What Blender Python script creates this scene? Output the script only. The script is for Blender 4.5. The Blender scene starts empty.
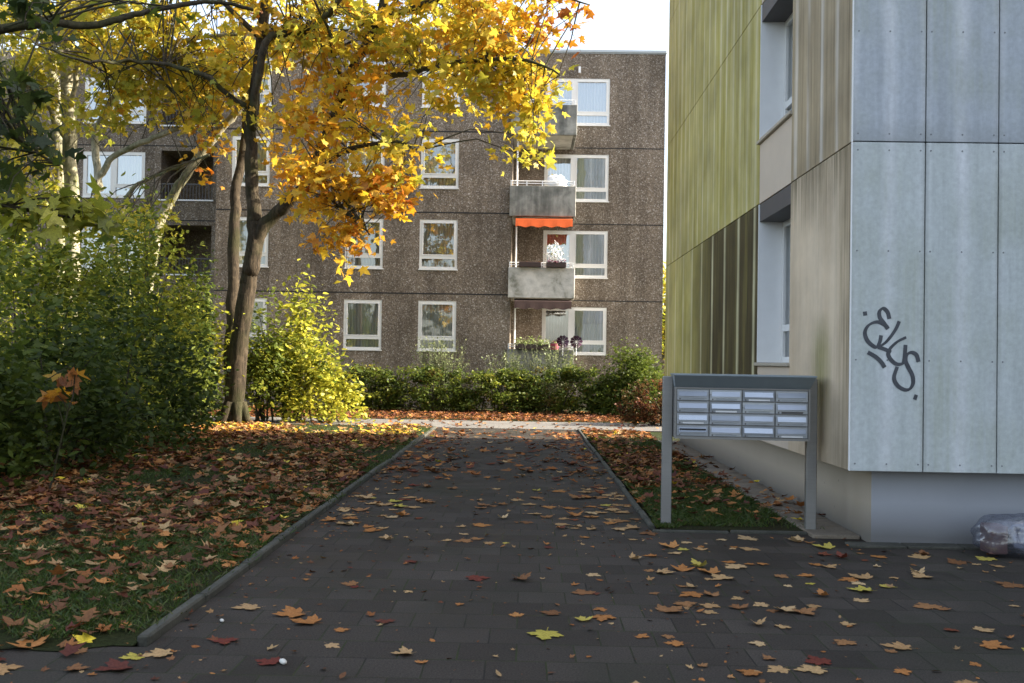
import bpy, math, random
import numpy as np
from mathutils import Vector, Matrix

random.seed(7)
RNG = np.random.default_rng(11)
SC = bpy.context.scene
COL = SC.collection
R = math.radians

# ------------------------------------------------------------------ camera
FPX = 995.0
EYE = Vector((0.0, 0.0, 1.6))
ROLL = 0.0165
YAW, PITCH = 14.3 / FPX, 19.3 / FPX
F_ = Vector((-YAW, 1.0, PITCH)).normalized()
R0 = F_.cross(Vector((0, 0, 1))).normalized()
U0 = R0.cross(F_).normalized()
RV = R0 * math.cos(ROLL) + U0 * math.sin(ROLL)
UV = -R0 * math.sin(ROLL) + U0 * math.cos(ROLL)
cam = bpy.data.cameras.new('camera')
cam.sensor_width = 36.0
cam.lens = FPX * 36.0 / 1024.0
cam.clip_start, cam.clip_end = 0.05, 3000.0
cam.dof.use_dof = True
cam.dof.focus_distance = 13.0
cam.dof.aperture_fstop = 5.0
camo = bpy.data.objects.new('camera', cam)
COL.objects.link(camo)
m3 = Matrix((RV, UV, -F_)).transposed()
camo.matrix_world = Matrix.Translation(EYE) @ m3.to_4x4()
SC.camera = camo


def at(px, py, Y):
    """World point at depth Y seen near picture position px, py (used to lay out real positions)."""
    d = F_ * FPX + RV * (px - 512.0) + UV * (341.5 - py)
    return EYE + d * (Y / d.y)


# ------------------------------------------------------------------ light
SUN_EL, SUN_DIR = R(29), (1.0, 0.02)
sdir = Vector((SUN_DIR[0], SUN_DIR[1], 0)).normalized()
to_sun = Vector((sdir.x * math.cos(SUN_EL), sdir.y * math.cos(SUN_EL), math.sin(SUN_EL)))
world = bpy.data.worlds.new('World')
SC.world = world
world.use_nodes = True
wn = world.node_tree
bg = wn.nodes['Background']
sky = wn.nodes.new('ShaderNodeTexSky')
sky.sky_type = 'NISHITA'
sky.sun_disc = False
sky.sun_elevation = SUN_EL
sky.sun_rotation = math.atan2(sdir.x, sdir.y)
sky.air_density = 1.0
sky.dust_density = 3.0
sky.ozone_density = 1.0
hs = wn.nodes.new('ShaderNodeHueSaturation')
hs.inputs['Saturation'].default_value = 0.66
hs.inputs['Value'].default_value = 1.1
wn.links.new(sky.outputs[0], hs.inputs['Color'])
wn.links.new(hs.outputs[0], bg.inputs[0])
bg.inputs[1].default_value = 0.13
sl = bpy.data.lights.new('sun', 'SUN')
sl.energy = 5.0
sl.angle = R(0.5)
sl.color = (1.0, 0.90, 0.74)
so = bpy.data.objects.new('sun', sl)
COL.objects.link(so)
so.location = (30, 10, 30)
so.rotation_euler = (-to_sun).to_track_quat('-Z', 'Y').to_euler()

SC.view_settings.view_transform = 'Standard'
SC.view_settings.look = 'None'
SC.view_settings.exposure = 1.86
SC.view_settings.gamma = 1.0
SC.render.engine = 'CYCLES'
SC.cycles.use_denoising = True
SC.cycles.max_bounces = 8
SC.cycles.transparent_max_bounces = 12
SC.cycles.sample_clamp_indirect = 6.0


# ------------------------------------------------------------------ helpers
class MB:
    """Collects shapes; build() links them as one mesh object."""
    def __init__(s):
        s.v, s.f, s.mi = [], [], []

    def quad(s, a, b, c, d, mi=0):
        n = len(s.v)
        s.v += [tuple(a), tuple(b), tuple(c), tuple(d)]
        s.f.append((n, n + 1, n + 2, n + 3)); s.mi.append(mi)

    def box(s, x0, x1, y0, y1, z0, z1, mi=0):
        n = len(s.v)
        s.v += [(x0, y0, z0), (x1, y0, z0), (x1, y1, z0), (x0, y1, z0), (x0, y0, z1), (x1, y0, z1), (x1, y1, z1), (x0, y1, z1)]
        for f in ((0, 3, 2, 1), (4, 5, 6, 7), (0, 1, 5, 4), (1, 2, 6, 5), (2, 3, 7, 6), (3, 0, 4, 7)):
            s.f.append(tuple(n + k for k in f)); s.mi.append(mi)

    def bevbox(s, x0, x1, y0, y1, z0, z1, b=0.006, mi=0):
        """Box with chamfered edges."""
        n = len(s.v)
        X, Y, Z = (x0, x1), (y0, y1), (z0, z1)
        idx = {}
        for i in (0, 1):
            for j in (0, 1):
                for k in (0, 1):
                    sx, sy, sz = (b if i == 0 else -b), (b if j == 0 else -b), (b if k == 0 else -b)
                    for ax in range(3):
                        p = [X[i] + sx, Y[j] + sy, Z[k] + sz]
                        p[ax] = (X[i], Y[j], Z[k])[ax]
                        idx[(i, j, k, ax)] = len(s.v); s.v.append(tuple(p))
        def F(*t):
            s.f.append(tuple(idx[q] for q in t)); s.mi.append(mi)
        for i in (0, 1):
            q = [(i, 0, 0, 0), (i, 1, 0, 0), (i, 1, 1, 0), (i, 0, 1, 0)]
            F(*(q if i else q[::-1]))
            q = [(0, i, 0, 1), (0, i, 1, 1), (1, i, 1, 1), (1, i, 0, 1)]
            F(*(q if i else q[::-1]))
            q = [(0, 0, i, 2), (1, 0, i, 2), (1, 1, i, 2), (0, 1, i, 2)]
            F(*(q if i else q[::-1]))
        for a in (0, 1):
            for c in (0, 1):
                F((0, a, c, 1), (1, a, c, 1), (1, a, c, 2), (0, a, c, 2))
                F((a, 0, c, 0), (a, 1, c, 0), (a, 1, c, 2), (a, 0, c, 2))
                F((a, c, 0, 0), (a, c, 1, 0), (a, c, 1, 1), (a, c, 0, 1))
        for i in (0, 1):
            for j in (0, 1):
                for k in (0, 1):
                    F((i, j, k, 0), (i, j, k, 1), (i, j, k, 2))

    def tube(s, pts, rad, n=8, mi=0, cap=True):
        pts = [Vector(p) for p in pts]
        if not hasattr(rad, '__len__'):
            rad = [rad] * len(pts)
        up = Vector((0.31, 0.2, 0.93)).normalized()
        base = len(s.v)
        side = None
        for i, p in enumerate(pts):
            t = (pts[min(i + 1, len(pts) - 1)] - pts[max(i - 1, 0)]).normalized()
            if side is None:
                side = t.cross(up)
                if side.length < 0.1:
                    side = t.cross(Vector((1, 0, 0)))
            side = (side - t * side.dot(t)).normalized()
            o = t.cross(side)
            for k in range(n):
                a = 2 * math.pi * k / n
                q = p + (side * math.cos(a) + o * math.sin(a)) * rad[i]
                s.v.append(tuple(q))
        for i in range(len(pts) - 1):
            for k in range(n):
                a, b = base + i * n + k, base + i * n + (k + 1) % n
                s.f.append((a, b, b + n, a + n)); s.mi.append(mi)
        if cap:
            s.f.append(tuple(base + k for k in range(n))[::-1]); s.mi.append(mi)
            e = base + (len(pts) - 1) * n
            s.f.append(tuple(e + k for k in range(n))); s.mi.append(mi)

    def build(s, name, mats, parent=None, local=False, smooth=False):
        me = bpy.data.meshes.new(name)
        v = s.v
        if parent is not None and not local:
            L = tuple(parent['_base']) if '_base' in parent else (0, 0, 0)
            v = [(a - L[0], b - L[1], c - L[2]) for a, b, c in v]
        me.from_pydata(v, [], s.f)
        if not isinstance(mats, (list, tuple)):
            mats = [mats]
        for m in mats:
            me.materials.append(m)
        if len(mats) > 1:
            me.polygons.foreach_set('material_index', s.mi)
        if smooth:
            me.polygons.foreach_set('use_smooth', [True] * len(me.polygons))
        me.update()
        o = bpy.data.objects.new(name, me)
        COL.objects.link(o)
        if parent is not None:
            o.parent = parent
            if not local and '_base' in parent:
                o['_base'] = parent['_base']
        return o


def tag(o, label=None, cat=None, group=None, kind=None):
    if label: o['label'] = label
    if cat: o['category'] = cat
    if group: o['group'] = group
    if kind: o['kind'] = kind
    return o


def thing(name, label, cat, loc, group=None, rz=0.0):
    o = bpy.data.objects.new(name, None)
    COL.objects.link(o)
    o.empty_display_size = 0.2
    o.location = loc
    o.rotation_euler = (0, 0, rz)
    o['_base'] = tuple(loc)
    return tag(o, label, cat, group)


# ------------------------------------------------------------------ materials
def mat(name):
    m = bpy.data.materials.new(name)
    m.use_nodes = True
    nt = m.node_tree
    return m, nt, nt.nodes['Principled BSDF']


def N(nt, t, **kw):
    n = nt.nodes.new(t)
    for k, v in kw.items():
        if k.startswith('i_'):
            key = k[2:]
            n.inputs[int(key) if key.isdigit() else key].default_value = v
        else:
            setattr(n, k, v)
    return n


def ramp(nt, fac, stops, interp='LINEAR'):
    n = nt.nodes.new('ShaderNodeValToRGB')
    n.color_ramp.interpolation = interp
    e = n.color_ramp.elements
    while len(e) < len(stops):
        e.new(0.5)
    for k, (p, c) in enumerate(stops):
        e[k].position = p
        e[k].color = (c, c, c, 1) if not hasattr(c, '__len__') else (*c, 1)
    nt.links.new(fac, n.inputs[0])
    return n.outputs[0]


def mix(nt, fac, a, b, mode='MIX'):
    n = nt.nodes.new('ShaderNodeMix')
    n.data_type = 'RGBA'
    n.blend_type = mode
    for sock, val in ((n.inputs[0], fac), (n.inputs[6], a), (n.inputs[7], b)):
        if hasattr(val, 'links'):
            nt.links.new(val, sock)
        elif hasattr(val, '__len__'):
            sock.default_value = (*val, 1)
        else:
            sock.default_value = val
    return n.outputs[2]


def math_(nt, op, a, b=None, clamp=False):
    n = nt.nodes.new('ShaderNodeMath')
    n.operation = op
    n.use_clamp = clamp
    for k, val in enumerate((a, b)):
        if val is None: continue
        if hasattr(val, 'links'):
            nt.links.new(val, n.inputs[k])
        else:
            n.inputs[k].default_value = val
    return n.outputs[0]


def pos(nt, scale=(1, 1, 1), loc=(0, 0, 0)):
    g = nt.nodes.new('ShaderNodeNewGeometry')
    mp = nt.nodes.new('ShaderNodeMapping')
    mp.inputs['Scale'].default_value = scale
    mp.inputs['Location'].default_value = loc
    nt.links.new(g.outputs['Position'], mp.inputs[0])
    return mp.outputs[0]


def noise(nt, vec, scale, detail=4, rough=0.6, dist=0.0):
    n = N(nt, 'ShaderNodeTexNoise', i_Scale=scale, i_Detail=detail, i_Roughness=rough, i_Distortion=dist)
    nt.links.new(vec, n.inputs['Vector'])
    return n.outputs[0]


def voro(nt, vec, scale, feature='F1'):
    n = N(nt, 'ShaderNodeTexVoronoi', feature=feature, i_Scale=scale)
    nt.links.new(vec, n.inputs['Vector'])
    return n


def bump(nt, bs, h, strength=0.3, dist=0.02):
    b = N(nt, 'ShaderNodeBump', i_Strength=strength, i_Distance=dist)
    nt.links.new(h, b.inputs['Height'])
    nt.links.new(b.outputs[0], bs.inputs['Normal'])


def simple(name, col, rough=0.6, metal=0.0, var=0.12, scale=9.0, spec=0.5):
    m, nt, bs = mat(name)
    nz = noise(nt, pos(nt), scale, 5)
    c = mix(nt, nz, tuple(x * (1 - var) for x in col), tuple(min(1, x * (1 + var)) for x in col))
    nt.links.new(c, bs.inputs['Base Color'])
    bs.inputs['Roughness'].default_value = rough
    bs.inputs['Metallic'].default_value = metal
    bs.inputs['Specular IOR Level'].default_value = spec
    return m


M = {}
M['white_frame'] = simple('white_window_frame', (0.74, 0.73, 0.70), 0.4, var=0.06)
M['white_paint'] = simple('white_paint', (0.83, 0.83, 0.82), 0.5, var=0.05)
M['dark_gap'] = simple('dark_backing', (0.02, 0.02, 0.02), 0.9)
M['grey_metal'] = simple('coping_metal', (0.42, 0.45, 0.46), 0.45, 0.4)
M['dark_soffit'] = simple('dark_shutter_box', (0.09, 0.085, 0.085), 0.6)
M['sill_stone'] = simple('sill_metal', (0.42, 0.38, 0.31), 0.5)
M['orange_cloth'] = simple('orange_awning', (0.72, 0.12, 0.02), 0.8)
M['brown_cloth'] = simple('brown_awning', (0.055, 0.03, 0.025), 0.85)
M['planter'] = simple('brown_planter_plastic', (0.05, 0.03, 0.025), 0.6)
M['pink'] = simple('pink_pot', (0.45, 0.08, 0.14), 0.6)
M['purple'] = simple('purple_foil', (0.05, 0.012, 0.035), 0.4)
M['stone_white'] = simple('pale_stone', (0.6, 0.58, 0.52), 0.7)


def m_curtain():
    m, nt, bs = mat('net_curtain')
    w = N(nt, 'ShaderNodeTexWave', i_Scale=3.0, i_Distortion=2.5)
    nt.links.new(pos(nt, (1, 1, 0.05)), w.inputs[0])
    nt.links.new(mix(nt, w.outputs['Fac'], (0.62, 0.63, 0.61), (0.86, 0.86, 0.84)), bs.inputs['Base Color'])
    bs.inputs['Roughness'].default_value = 0.95
    return m


def m_glass(name='window_glass', refl=0.16):
    m, nt, bs = mat(name)
    out = nt.nodes['Material Output']
    nt.nodes.remove(bs)
    tr = N(nt, 'ShaderNodeBsdfTransparent')
    tr.inputs[0].default_value = (0.95, 0.97, 0.96, 1)
    gl = N(nt, 'ShaderNodeBsdfGlossy', i_Roughness=0.02)
    gl.inputs[0].default_value = (0.9, 0.93, 0.95, 1)
    b = N(nt, 'ShaderNodeBump', i_Strength=0.05, i_Distance=0.05)
    nt.links.new(noise(nt, pos(nt), 1.3, 2), b.inputs['Height'])
    nt.links.new(b.outputs[0], gl.inputs['Normal'])
    lw = N(nt, 'ShaderNodeFresnel', i_IOR=1.8)
    f = math_(nt, 'MULTIPLY_ADD', lw.outputs[0], 1.0)
    f.node.inputs[2].default_value = refl
    mx = N(nt, 'ShaderNodeMixShader')
    nt.links.new(f, mx.inputs[0]); nt.links.new(tr.outputs[0], mx.inputs[1]); nt.links.new(gl.outputs[0], mx.inputs[2])
    nt.links.new(mx.outputs[0], out.inputs[0])
    return m


def m_pebble():
    """Brown exposed-aggregate concrete of the far block."""
    m, nt, bs = mat('pebbledash_concrete')
    p = pos(nt)
    v = voro(nt, p, 34.0)
    sep = N(nt, 'ShaderNodeSeparateColor')
    nt.links.new(v.outputs['Color'], sep.inputs[0])
    c = ramp(nt, sep.outputs[0], [(0.0, (0.122, 0.097, 0.073)), (0.4, (0.175, 0.140, 0.106)), (0.75, (0.226, 0.183, 0.140)), (0.92, (0.30, 0.26, 0.22)), (1.0, (0.46, 0.42, 0.37))])
    big = noise(nt, p, 0.6, 6, 0.65)
    c = mix(nt, 1.0, c, ramp(nt, big, [(0.3, 0.7), (0.7, 1.2)]), 'MULTIPLY')
    px_s = N(nt, 'ShaderNodeSeparateXYZ'); nt.links.new(p, px_s.inputs[0])
    cell = N(nt, 'ShaderNodeCombineXYZ')
    nt.links.new(math_(nt, 'FLOOR', math_(nt, 'DIVIDE', math_(nt, 'ADD', px_s.outputs[0], 0.56), 3.3)), cell.inputs[0])
    nt.links.new(math_(nt, 'FLOOR', math_(nt, 'DIVIDE', math_(nt, 'SUBTRACT', px_s.outputs[2], 1.07), 2.75)), cell.inputs[1])
    wn_ = N(nt, 'ShaderNodeTexWhiteNoise', noise_dimensions='2D'); nt.links.new(cell.outputs[0], wn_.inputs[0])
    c = mix(nt, 1.0, c, ramp(nt, wn_.outputs[0], [(0.0, 0.86), (1.0, 1.10)]), 'MULTIPLY')
    st = noise(nt, pos(nt, (2.2, 2.2, 0.16)), 1.0, 4)
    c = mix(nt, 1.0, c, ramp(nt, st, [(0.35, 0.75), (0.6, 1.08)]), 'MULTIPLY')
    nt.links.new(c, bs.inputs['Base Color'])
    bs.inputs['Roughness'].default_value = 0.95
    bs.inputs['Specular IOR Level'].default_value = 0.2
    bump(nt, bs, v.outputs['Distance'], 0.4, 0.02)
    return m


def m_balcony():
    m, nt, bs = mat('stained_balcony_concrete')
    p = pos(nt)
    big = noise(nt, p, 1.6, 7, 0.65, 0.3)
    st = noise(nt, pos(nt, (5, 5, 0.5)), 1.0, 5)
    s = math_(nt, 'ADD', math_(nt, 'MULTIPLY', big, 0.6), math_(nt, 'MULTIPLY', st, 0.4))
    c = ramp(nt, s, [(0.34, (0.06, 0.06, 0.052)), (0.48, (0.17, 0.17, 0.15)), (0.62, (0.36, 0.35, 0.31))])
    nt.links.new(c, bs.inputs['Base Color'])
    bs.inputs['Roughness'].default_value = 0.9
    return m


def m_balcony_pale():
    m, nt, bs = mat('pale_balcony_concrete')
    p = pos(nt)
    big = noise(nt, p, 1.9, 7, 0.65, 0.3)
    c = ramp(nt, big, [(0.30, (0.16, 0.16, 0.12)), (0.42, (0.42, 0.41, 0.37)), (0.6, (0.62, 0.60, 0.55))])
    nt.links.new(c, bs.inputs['Base Color'])
    bs.inputs['Roughness'].default_value = 0.9
    return m


def frac_stripe(nt, coord, period, width, soft):
    """1 on narrow bands at multiples of period along a coordinate."""
    q = math_(nt, 'DIVIDE', coord, period)
    q = math_(nt, 'SUBTRACT', math_(nt, 'FRACT', q), 0.5)
    q = math_(nt, 'ABSOLUTE', q)                     # 0.5 on the band
    return ramp(nt, q, [(0.5 - (width + soft) / period, 0.0), (0.5 - width / period, 1.0)])


def m_cladding_front():
    """Pale fibre-cement boards with rain streaks and a cleaner band over every batten."""
    m, nt, bs = mat('weathered_front_boards')
    g = N(nt, 'ShaderNodeNewGeometry')
    sp = N(nt, 'ShaderNodeSeparateXYZ')
    nt.links.new(g.outputs['Position'], sp.inputs[0])
    fine = noise(nt, pos(nt, (26, 26, 1.1)), 1.0, 6, 0.65)
    mid = noise(nt, pos(nt, (7, 7, 0.5)), 1.0, 5, 0.6)
    blot = noise(nt, pos(nt), 1.3, 6, 0.6)
    zf0 = N(nt, 'ShaderNodeMapRange'); zf0.inputs[1].default_value = 3.58; zf0.inputs[2].default_value = 3.59
    nt.links.new(sp.outputs[2], zf0.inputs[0])
    base = mix(nt, zf0.outputs[0], ramp(nt, mid, [(0.3, (0.50, 0.545, 0.535)), (0.7, (0.60, 0.645, 0.645))]), ramp(nt, mid, [(0.3, (0.41, 0.445, 0.48)), (0.7, (0.50, 0.545, 0.59))]))
    xs = math_(nt, 'SUBTRACT', sp.outputs[0], 2.85)
    wob = math_(nt, 'ADD', xs, math_(nt, 'MULTIPLY', math_(nt, 'SUBTRACT', mid, 0.5), 0.07))
    band = math_(nt, 'MAXIMUM', frac_stripe(nt, math_(nt, 'SUBTRACT', wob, 0.32), 0.64, 0.022, 0.075), math_(nt, 'MULTIPLY', frac_stripe(nt, wob, 0.64, 0.02, 0.05), 0.45))
    zf = N(nt, 'ShaderNodeMapRange'); zf.inputs[1].default_value = 2.6; zf.inputs[2].default_value = 4.2
    nt.links.new(sp.outputs[2], zf.inputs[0])
    strength = math_(nt, 'ADD', 0.5, math_(nt, 'MULTIPLY', zf.outputs[0], 0.4))
    bandn = math_(nt, 'MULTIPLY', band, math_(nt, 'MULTIPLY', strength, ramp(nt, noise(nt, pos(nt, (3, 3, .7)), 1.0, 4), [(0.3, 0.2), (0.6, 1.0)])))
    c = mix(nt, bandn, base, (0.78, 0.80, 0.83))
    c = mix(nt, 1.0, c, ramp(nt, fine, [(0.25, 0.90), (0.6, 1.03)]), 'MULTIPLY')
    gfac = math_(nt, 'MULTIPLY', ramp(nt, blot, [(0.42, 0.0), (0.62, 1.0)]), ramp(nt, fine, [(0.35, 0.08), (0.65, 0.5)]))
    c = mix(nt, gfac, c, (0.34, 0.37, 0.27))
    edge = frac_stripe(nt, xs, 0.64, 0.004, 0.035)
    c = mix(nt, math_(nt, 'MULTIPLY', edge, ramp(nt, mid, [(0.35, 0.05), (0.65, 0.55)])), c, (0.20, 0.21, 0.18))
    zt_ = N(nt, 'ShaderNodeMapRange'); zt_.inputs[1].default_value = 3.8; zt_.inputs[2].default_value = 3.59
    nt.links.new(sp.outputs[2], zt_.inputs[0])
    up_ = N(nt, 'ShaderNodeMapRange'); up_.inputs[1].default_value = 3.585; up_.inputs[2].default_value = 3.586
    nt.links.new(sp.outputs[2], up_.inputs[0])
    c = mix(nt, math_(nt, 'MULTIPLY', math_(nt, 'MULTIPLY', zt_.outputs[0], up_.outputs[0]), 0.35), c, (0.22, 0.23, 0.22))
    grain = noise(nt, pos(nt), 24, 6, 0.75)
    c = mix(nt, 1.0, c, ramp(nt, grain, [(0.3, 0.86), (0.7, 1.10)]), 'MULTIPLY')
    nt.links.new(c, bs.inputs['Base Color'])
    bs.inputs['Roughness'].default_value = 0.62
    bs.inputs['Specular IOR Level'].default_value = 0.35
    bump(nt, bs, fine, 0.06, 0.01)
    return m


def m_cladding_side():
    """Algae-covered boards of the long side, with pale dry bands over the battens."""
    m, nt, bs = mat('algae_stained_side_boards')
    g = N(nt, 'ShaderNodeNewGeometry')
    sp = N(nt, 'ShaderNodeSeparateXYZ')
    nt.links.new(g.outputs['Position'], sp.inputs[0])
    Y, Z = sp.outputs[1], sp.outputs[2]
    fine = noise(nt, pos(nt, (30, 30, 0.7)), 1.0, 6, 0.7)
    mid = noise(nt, pos(nt, (3.2, 3.2, 0.3)), 1.0, 6, 0.68)
    blot = noise(nt, pos(nt), 0.9, 6, 0.6)
    def rng(v, a, b, clamp=True):
        n = N(nt, 'ShaderNodeMapRange'); n.inputs[1].default_value = a; n.inputs[2].default_value = b
        nt.links.new(v, n.inputs[0]); return n.outputs[0]
    beige = ramp(nt, mid, [(0.3, (0.56, 0.44, 0.30)), (0.7, (0.68, 0.56, 0.41))])
    green = ramp(nt, mid, [(0.25, (0.32, 0.28, 0.045)), (0.45, (0.45, 0.39, 0.12)), (0.8, (0.64, 0.57, 0.31))])
    brown = ramp(nt, fine, [(0.3, (0.26, 0.20, 0.115)), (0.7, (0.50, 0.40, 0.26))])
    dark = ramp(nt, fine, [(0.3, (0.030, 0.024, 0.010)), (0.7, (0.115, 0.088, 0.032))])
    upper = rng(Z, 3.58, 3.60)
    # high boards: green far away, brown streaks near the corner
    far = rng(Y, 10.9, 12.3)
    top = mix(nt, far, brown, green)
    # low boards: dark algae far away, bare beige near the corner with stains from the top edge
    low_far = mix(nt, math_(nt, 'MULTIPLY', rng(Y, 17.6, 15.5), ramp(nt, mid, [(0.3, 0.7), (0.5, 1.0)])), green, dark)
    stainz = math_(nt, 'MULTIPLY', rng(Z, 2.9, 3.6), ramp(nt, fine, [(0.38, 0.0), (0.6, 1.0)]))
    cornery = math_(nt, 'MULTIPLY', rng(Y, 9.35, 8.85), ramp(nt, fine, [(0.35, 0.0), (0.62, 0.9)]))
    low_near = mix(nt, math_(nt, 'MAXIMUM', stainz, cornery), beige, (0.15, 0.12, 0.06))
    # a green run of algae half way down beside the letterboxes
    py = math_(nt, 'ABSOLUTE', math_(nt, 'SUBTRACT', Y, 9.66))
    pz = math_(nt, 'MULTIPLY', rng(Z, 2.15, 1.75), rng(Z, 0.7, 1.5))
    gpatch = math_(nt, 'MULTIPLY', math_(nt, 'MULTIPLY', ramp(nt, py, [(0.02, 0.9), (0.40, 0.0)]), pz), ramp(nt, fine, [(0.3, 0.25), (0.6, 1.0)]))
    low_near = mix(nt, gpatch, low_near, (0.20, 0.20, 0.03))
    low = mix(nt, far, low_near, low_far)
    c = mix(nt, upper, low, top)
    ys = math_(nt, 'ADD', math_(nt, 'SUBTRACT', Y, 8.78), math_(nt, 'MULTIPLY', math_(nt, 'SUBTRACT', mid, 0.5), 0.16))
    band = frac_stripe(nt, ys, 0.47, 0.010, 0.075)
    bn = math_(nt, 'MULTIPLY', band, ramp(nt, noise(nt, pos(nt, (1.6, 1.6, 0.35)), 1.0, 4), [(0.34, 0.15), (0.58, 0.95)]))
    lowf = math_(nt, 'MULTIPLY', far, math_(nt, 'SUBTRACT', 1.0, upper))
    band2 = math_(nt, 'MULTIPLY', frac_stripe(nt, ys, 0.94, 0.010, 0.085), ramp(nt, noise(nt, pos(nt, (1.1, 1.1, 0.5)), 1.0, 4), [(0.3, 0.45), (0.6, 1.0)]))
    bn = mix(nt, lowf, math_(nt, 'MULTIPLY', bn, math_(nt, 'MAXIMUM', far, upper)), band2)
    streak = math_(nt, 'MULTIPLY', ramp(nt, noise(nt, pos(nt, (9, 9, 0.22)), 1.0, 5, 0.7), [(0.52, 0.0), (0.70, 0.6)]), upper)
    c = mix(nt, streak, c, mix(nt, far, (0.13, 0.10, 0.055), (0.19, 0.165, 0.05)))
    c = mix(nt, bn, c, mix(nt, far, (0.68, 0.62, 0.53), (0.64, 0.59, 0.36)))
    c = mix(nt, 1.0, c, ramp(nt, blot, [(0.3, 0.70), (0.7, 1.18)]), 'MULTIPLY')
    nt.links.new(c, bs.inputs['Base Color'])
    bs.inputs['Roughness'].default_value = 0.75
    bs.inputs['Specular IOR Level'].default_value = 0.3
    bump(nt, bs, fine, 0.08, 0.01)
    return m


def m_plaster(name, a, b):
    m, nt, bs = mat(name)
    p = pos(nt)
    big = noise(nt, p, 1.2, 6, 0.6)
    fine = noise(nt, p, 40, 3)
    sp = N(nt, 'ShaderNodeSeparateXYZ'); nt.links.new(p, sp.inputs[0])
    dirt = N(nt, 'ShaderNodeMapRange'); dirt.inputs[1].default_value = 0.30; dirt.inputs[2].default_value = 0.0
    nt.links.new(math_(nt, 'ADD', sp.outputs[2], math_(nt, 'MULTIPLY', big, -0.12)), dirt.inputs[0])
    c = mix(nt, big, a, b)
    c = mix(nt, math_(nt, 'MULTIPLY', dirt.outputs[0], 0.8), c, (0.10, 0.095, 0.085))
    v = voro(nt, p, 3.2)
    c = mix(nt, ramp(nt, v.outputs['Distance'], [(0.025, 0.7), (0.05, 0.0)]), c, (0.12, 0.12, 0.12))
    nt.links.new(c, bs.inputs['Base Color'])
    bs.inputs['Roughness'].default_value = 0.9
    bump(nt, bs, fine, 0.15, 0.006)
    return m


def m_paving():
    m, nt, bs = mat('dark_paving_slabs')
    p = pos(nt, loc=(0.02, 0.1, 0))
    # slab pattern laid along the path
    sw = N(nt, 'ShaderNodeCombineXYZ')
    sp = N(nt, 'ShaderNodeSeparateXYZ'); nt.links.new(p, sp.inputs[0])
    wob = noise(nt, p, 2.0, 2)
    nt.links.new(math_(nt, 'ADD', sp.outputs[0], math_(nt, 'MULTIPLY', wob, 0.015)), sw.inputs[0])
    nt.links.new(math_(nt, 'ADD', sp.outputs[1], math_(nt, 'MULTIPLY', wob, 0.015)), sw.inputs[1])
    br = N(nt, 'ShaderNodeTexBrick', i_Scale=1.0)
    br.offset = 0.5
    br.inputs['Brick Width'].default_value = 0.32
    br.inputs['Row Height'].default_value = 0.32
    br.inputs['Mortar Size'].default_value = 0.005
    br.inputs['Mortar Smooth'].default_value = 0.35
    br.inputs['Color1'].default_value = (0.0, 0, 0, 1); br.inputs['Color2'].default_value = (1, 1, 1, 1)
    br.inputs['Mortar'].default_value = (0.5, 0.5, 0.5, 1)
    nt.links.new(sw.outputs[0], br.inputs['Vector'])
    slab = ramp(nt, br.outputs['Color'], [(0.0, (0.034, 0.0285, 0.0235)), (1.0, (0.052, 0.0445, 0.0375))])
    big = noise(nt, p, 0.9, 6, 0.62)
    fine = noise(nt, p, 90, 4, 0.7)
    v = voro(nt, p, 120)
    c = mix(nt, 1.0, slab, ramp(nt, big, [(0.3, 0.62), (0.72, 1.35)]), 'MULTIPLY')
    c = mix(nt, 1.0, c, ramp(nt, fine, [(0.3, 0.45), (0.7, 1.6)]), 'MULTIPLY')
    sp2 = voro(nt, p, 260)
    c = mix(nt, ramp(nt, sp2.outputs['Distance'], [(0.10, 0.5), (0.22, 0.0)]), c, (0.12, 0.115, 0.105))
    moss = math_(nt, 'MULTIPLY', br.outputs['Fac'], ramp(nt, noise(nt, p, 1.7, 4), [(0.40, 0.0), (0.6, 1.0)]))
    c = mix(nt, math_(nt, 'MULTIPLY', br.outputs['Fac'], 0.75), c, (0.012, 0.012, 0.0115))
    c = mix(nt, moss, c, (0.032, 0.042, 0.014))
    c = mix(nt, ramp(nt, noise(nt, p, 0.55, 5, 0.6), [(0.52, 0.0), (0.66, 0.45)]), c, (0.026, 0.030, 0.018))
    nt.links.new(c, bs.inputs['Base Color'])
    r = ramp(nt, big, [(0.3, 0.55), (0.7, 0.9)])
    nt.links.new(r, bs.inputs['Roughness'])
    bs.inputs['Specular IOR Level'].default_value = 0.12
    h = math_(nt, 'SUBTRACT', math_(nt, 'ADD', math_(nt, 'MULTIPLY', fine, 0.25), math_(nt, 'MULTIPLY', br.outputs['Color'], 0.25)), br.outputs['Fac'])
    bump(nt, bs, h, 0.5, 0.006)
    return m


def m_concrete(name, a, b, sc=3.0):
    m, nt, bs = mat(name)
    p = pos(nt)
    n1 = noise(nt, p, sc, 7, 0.65)
    n2 = noise(nt, p, 60, 4, 0.7)
    c = mix(nt, ramp(nt, n1, [(0.3, 0.0), (0.7, 1.0)]), a, b)
    c = mix(nt, 1.0, c, ramp(nt, n2, [(0.3, 0.7), (0.7, 1.25)]), 'MULTIPLY')
    nt.links.new(c, bs.inputs['Base Color'])
    bs.inputs['Roughness'].default_value = 0.92
    bump(nt, bs, n2, 0.4, 0.006)
    return m


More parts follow.
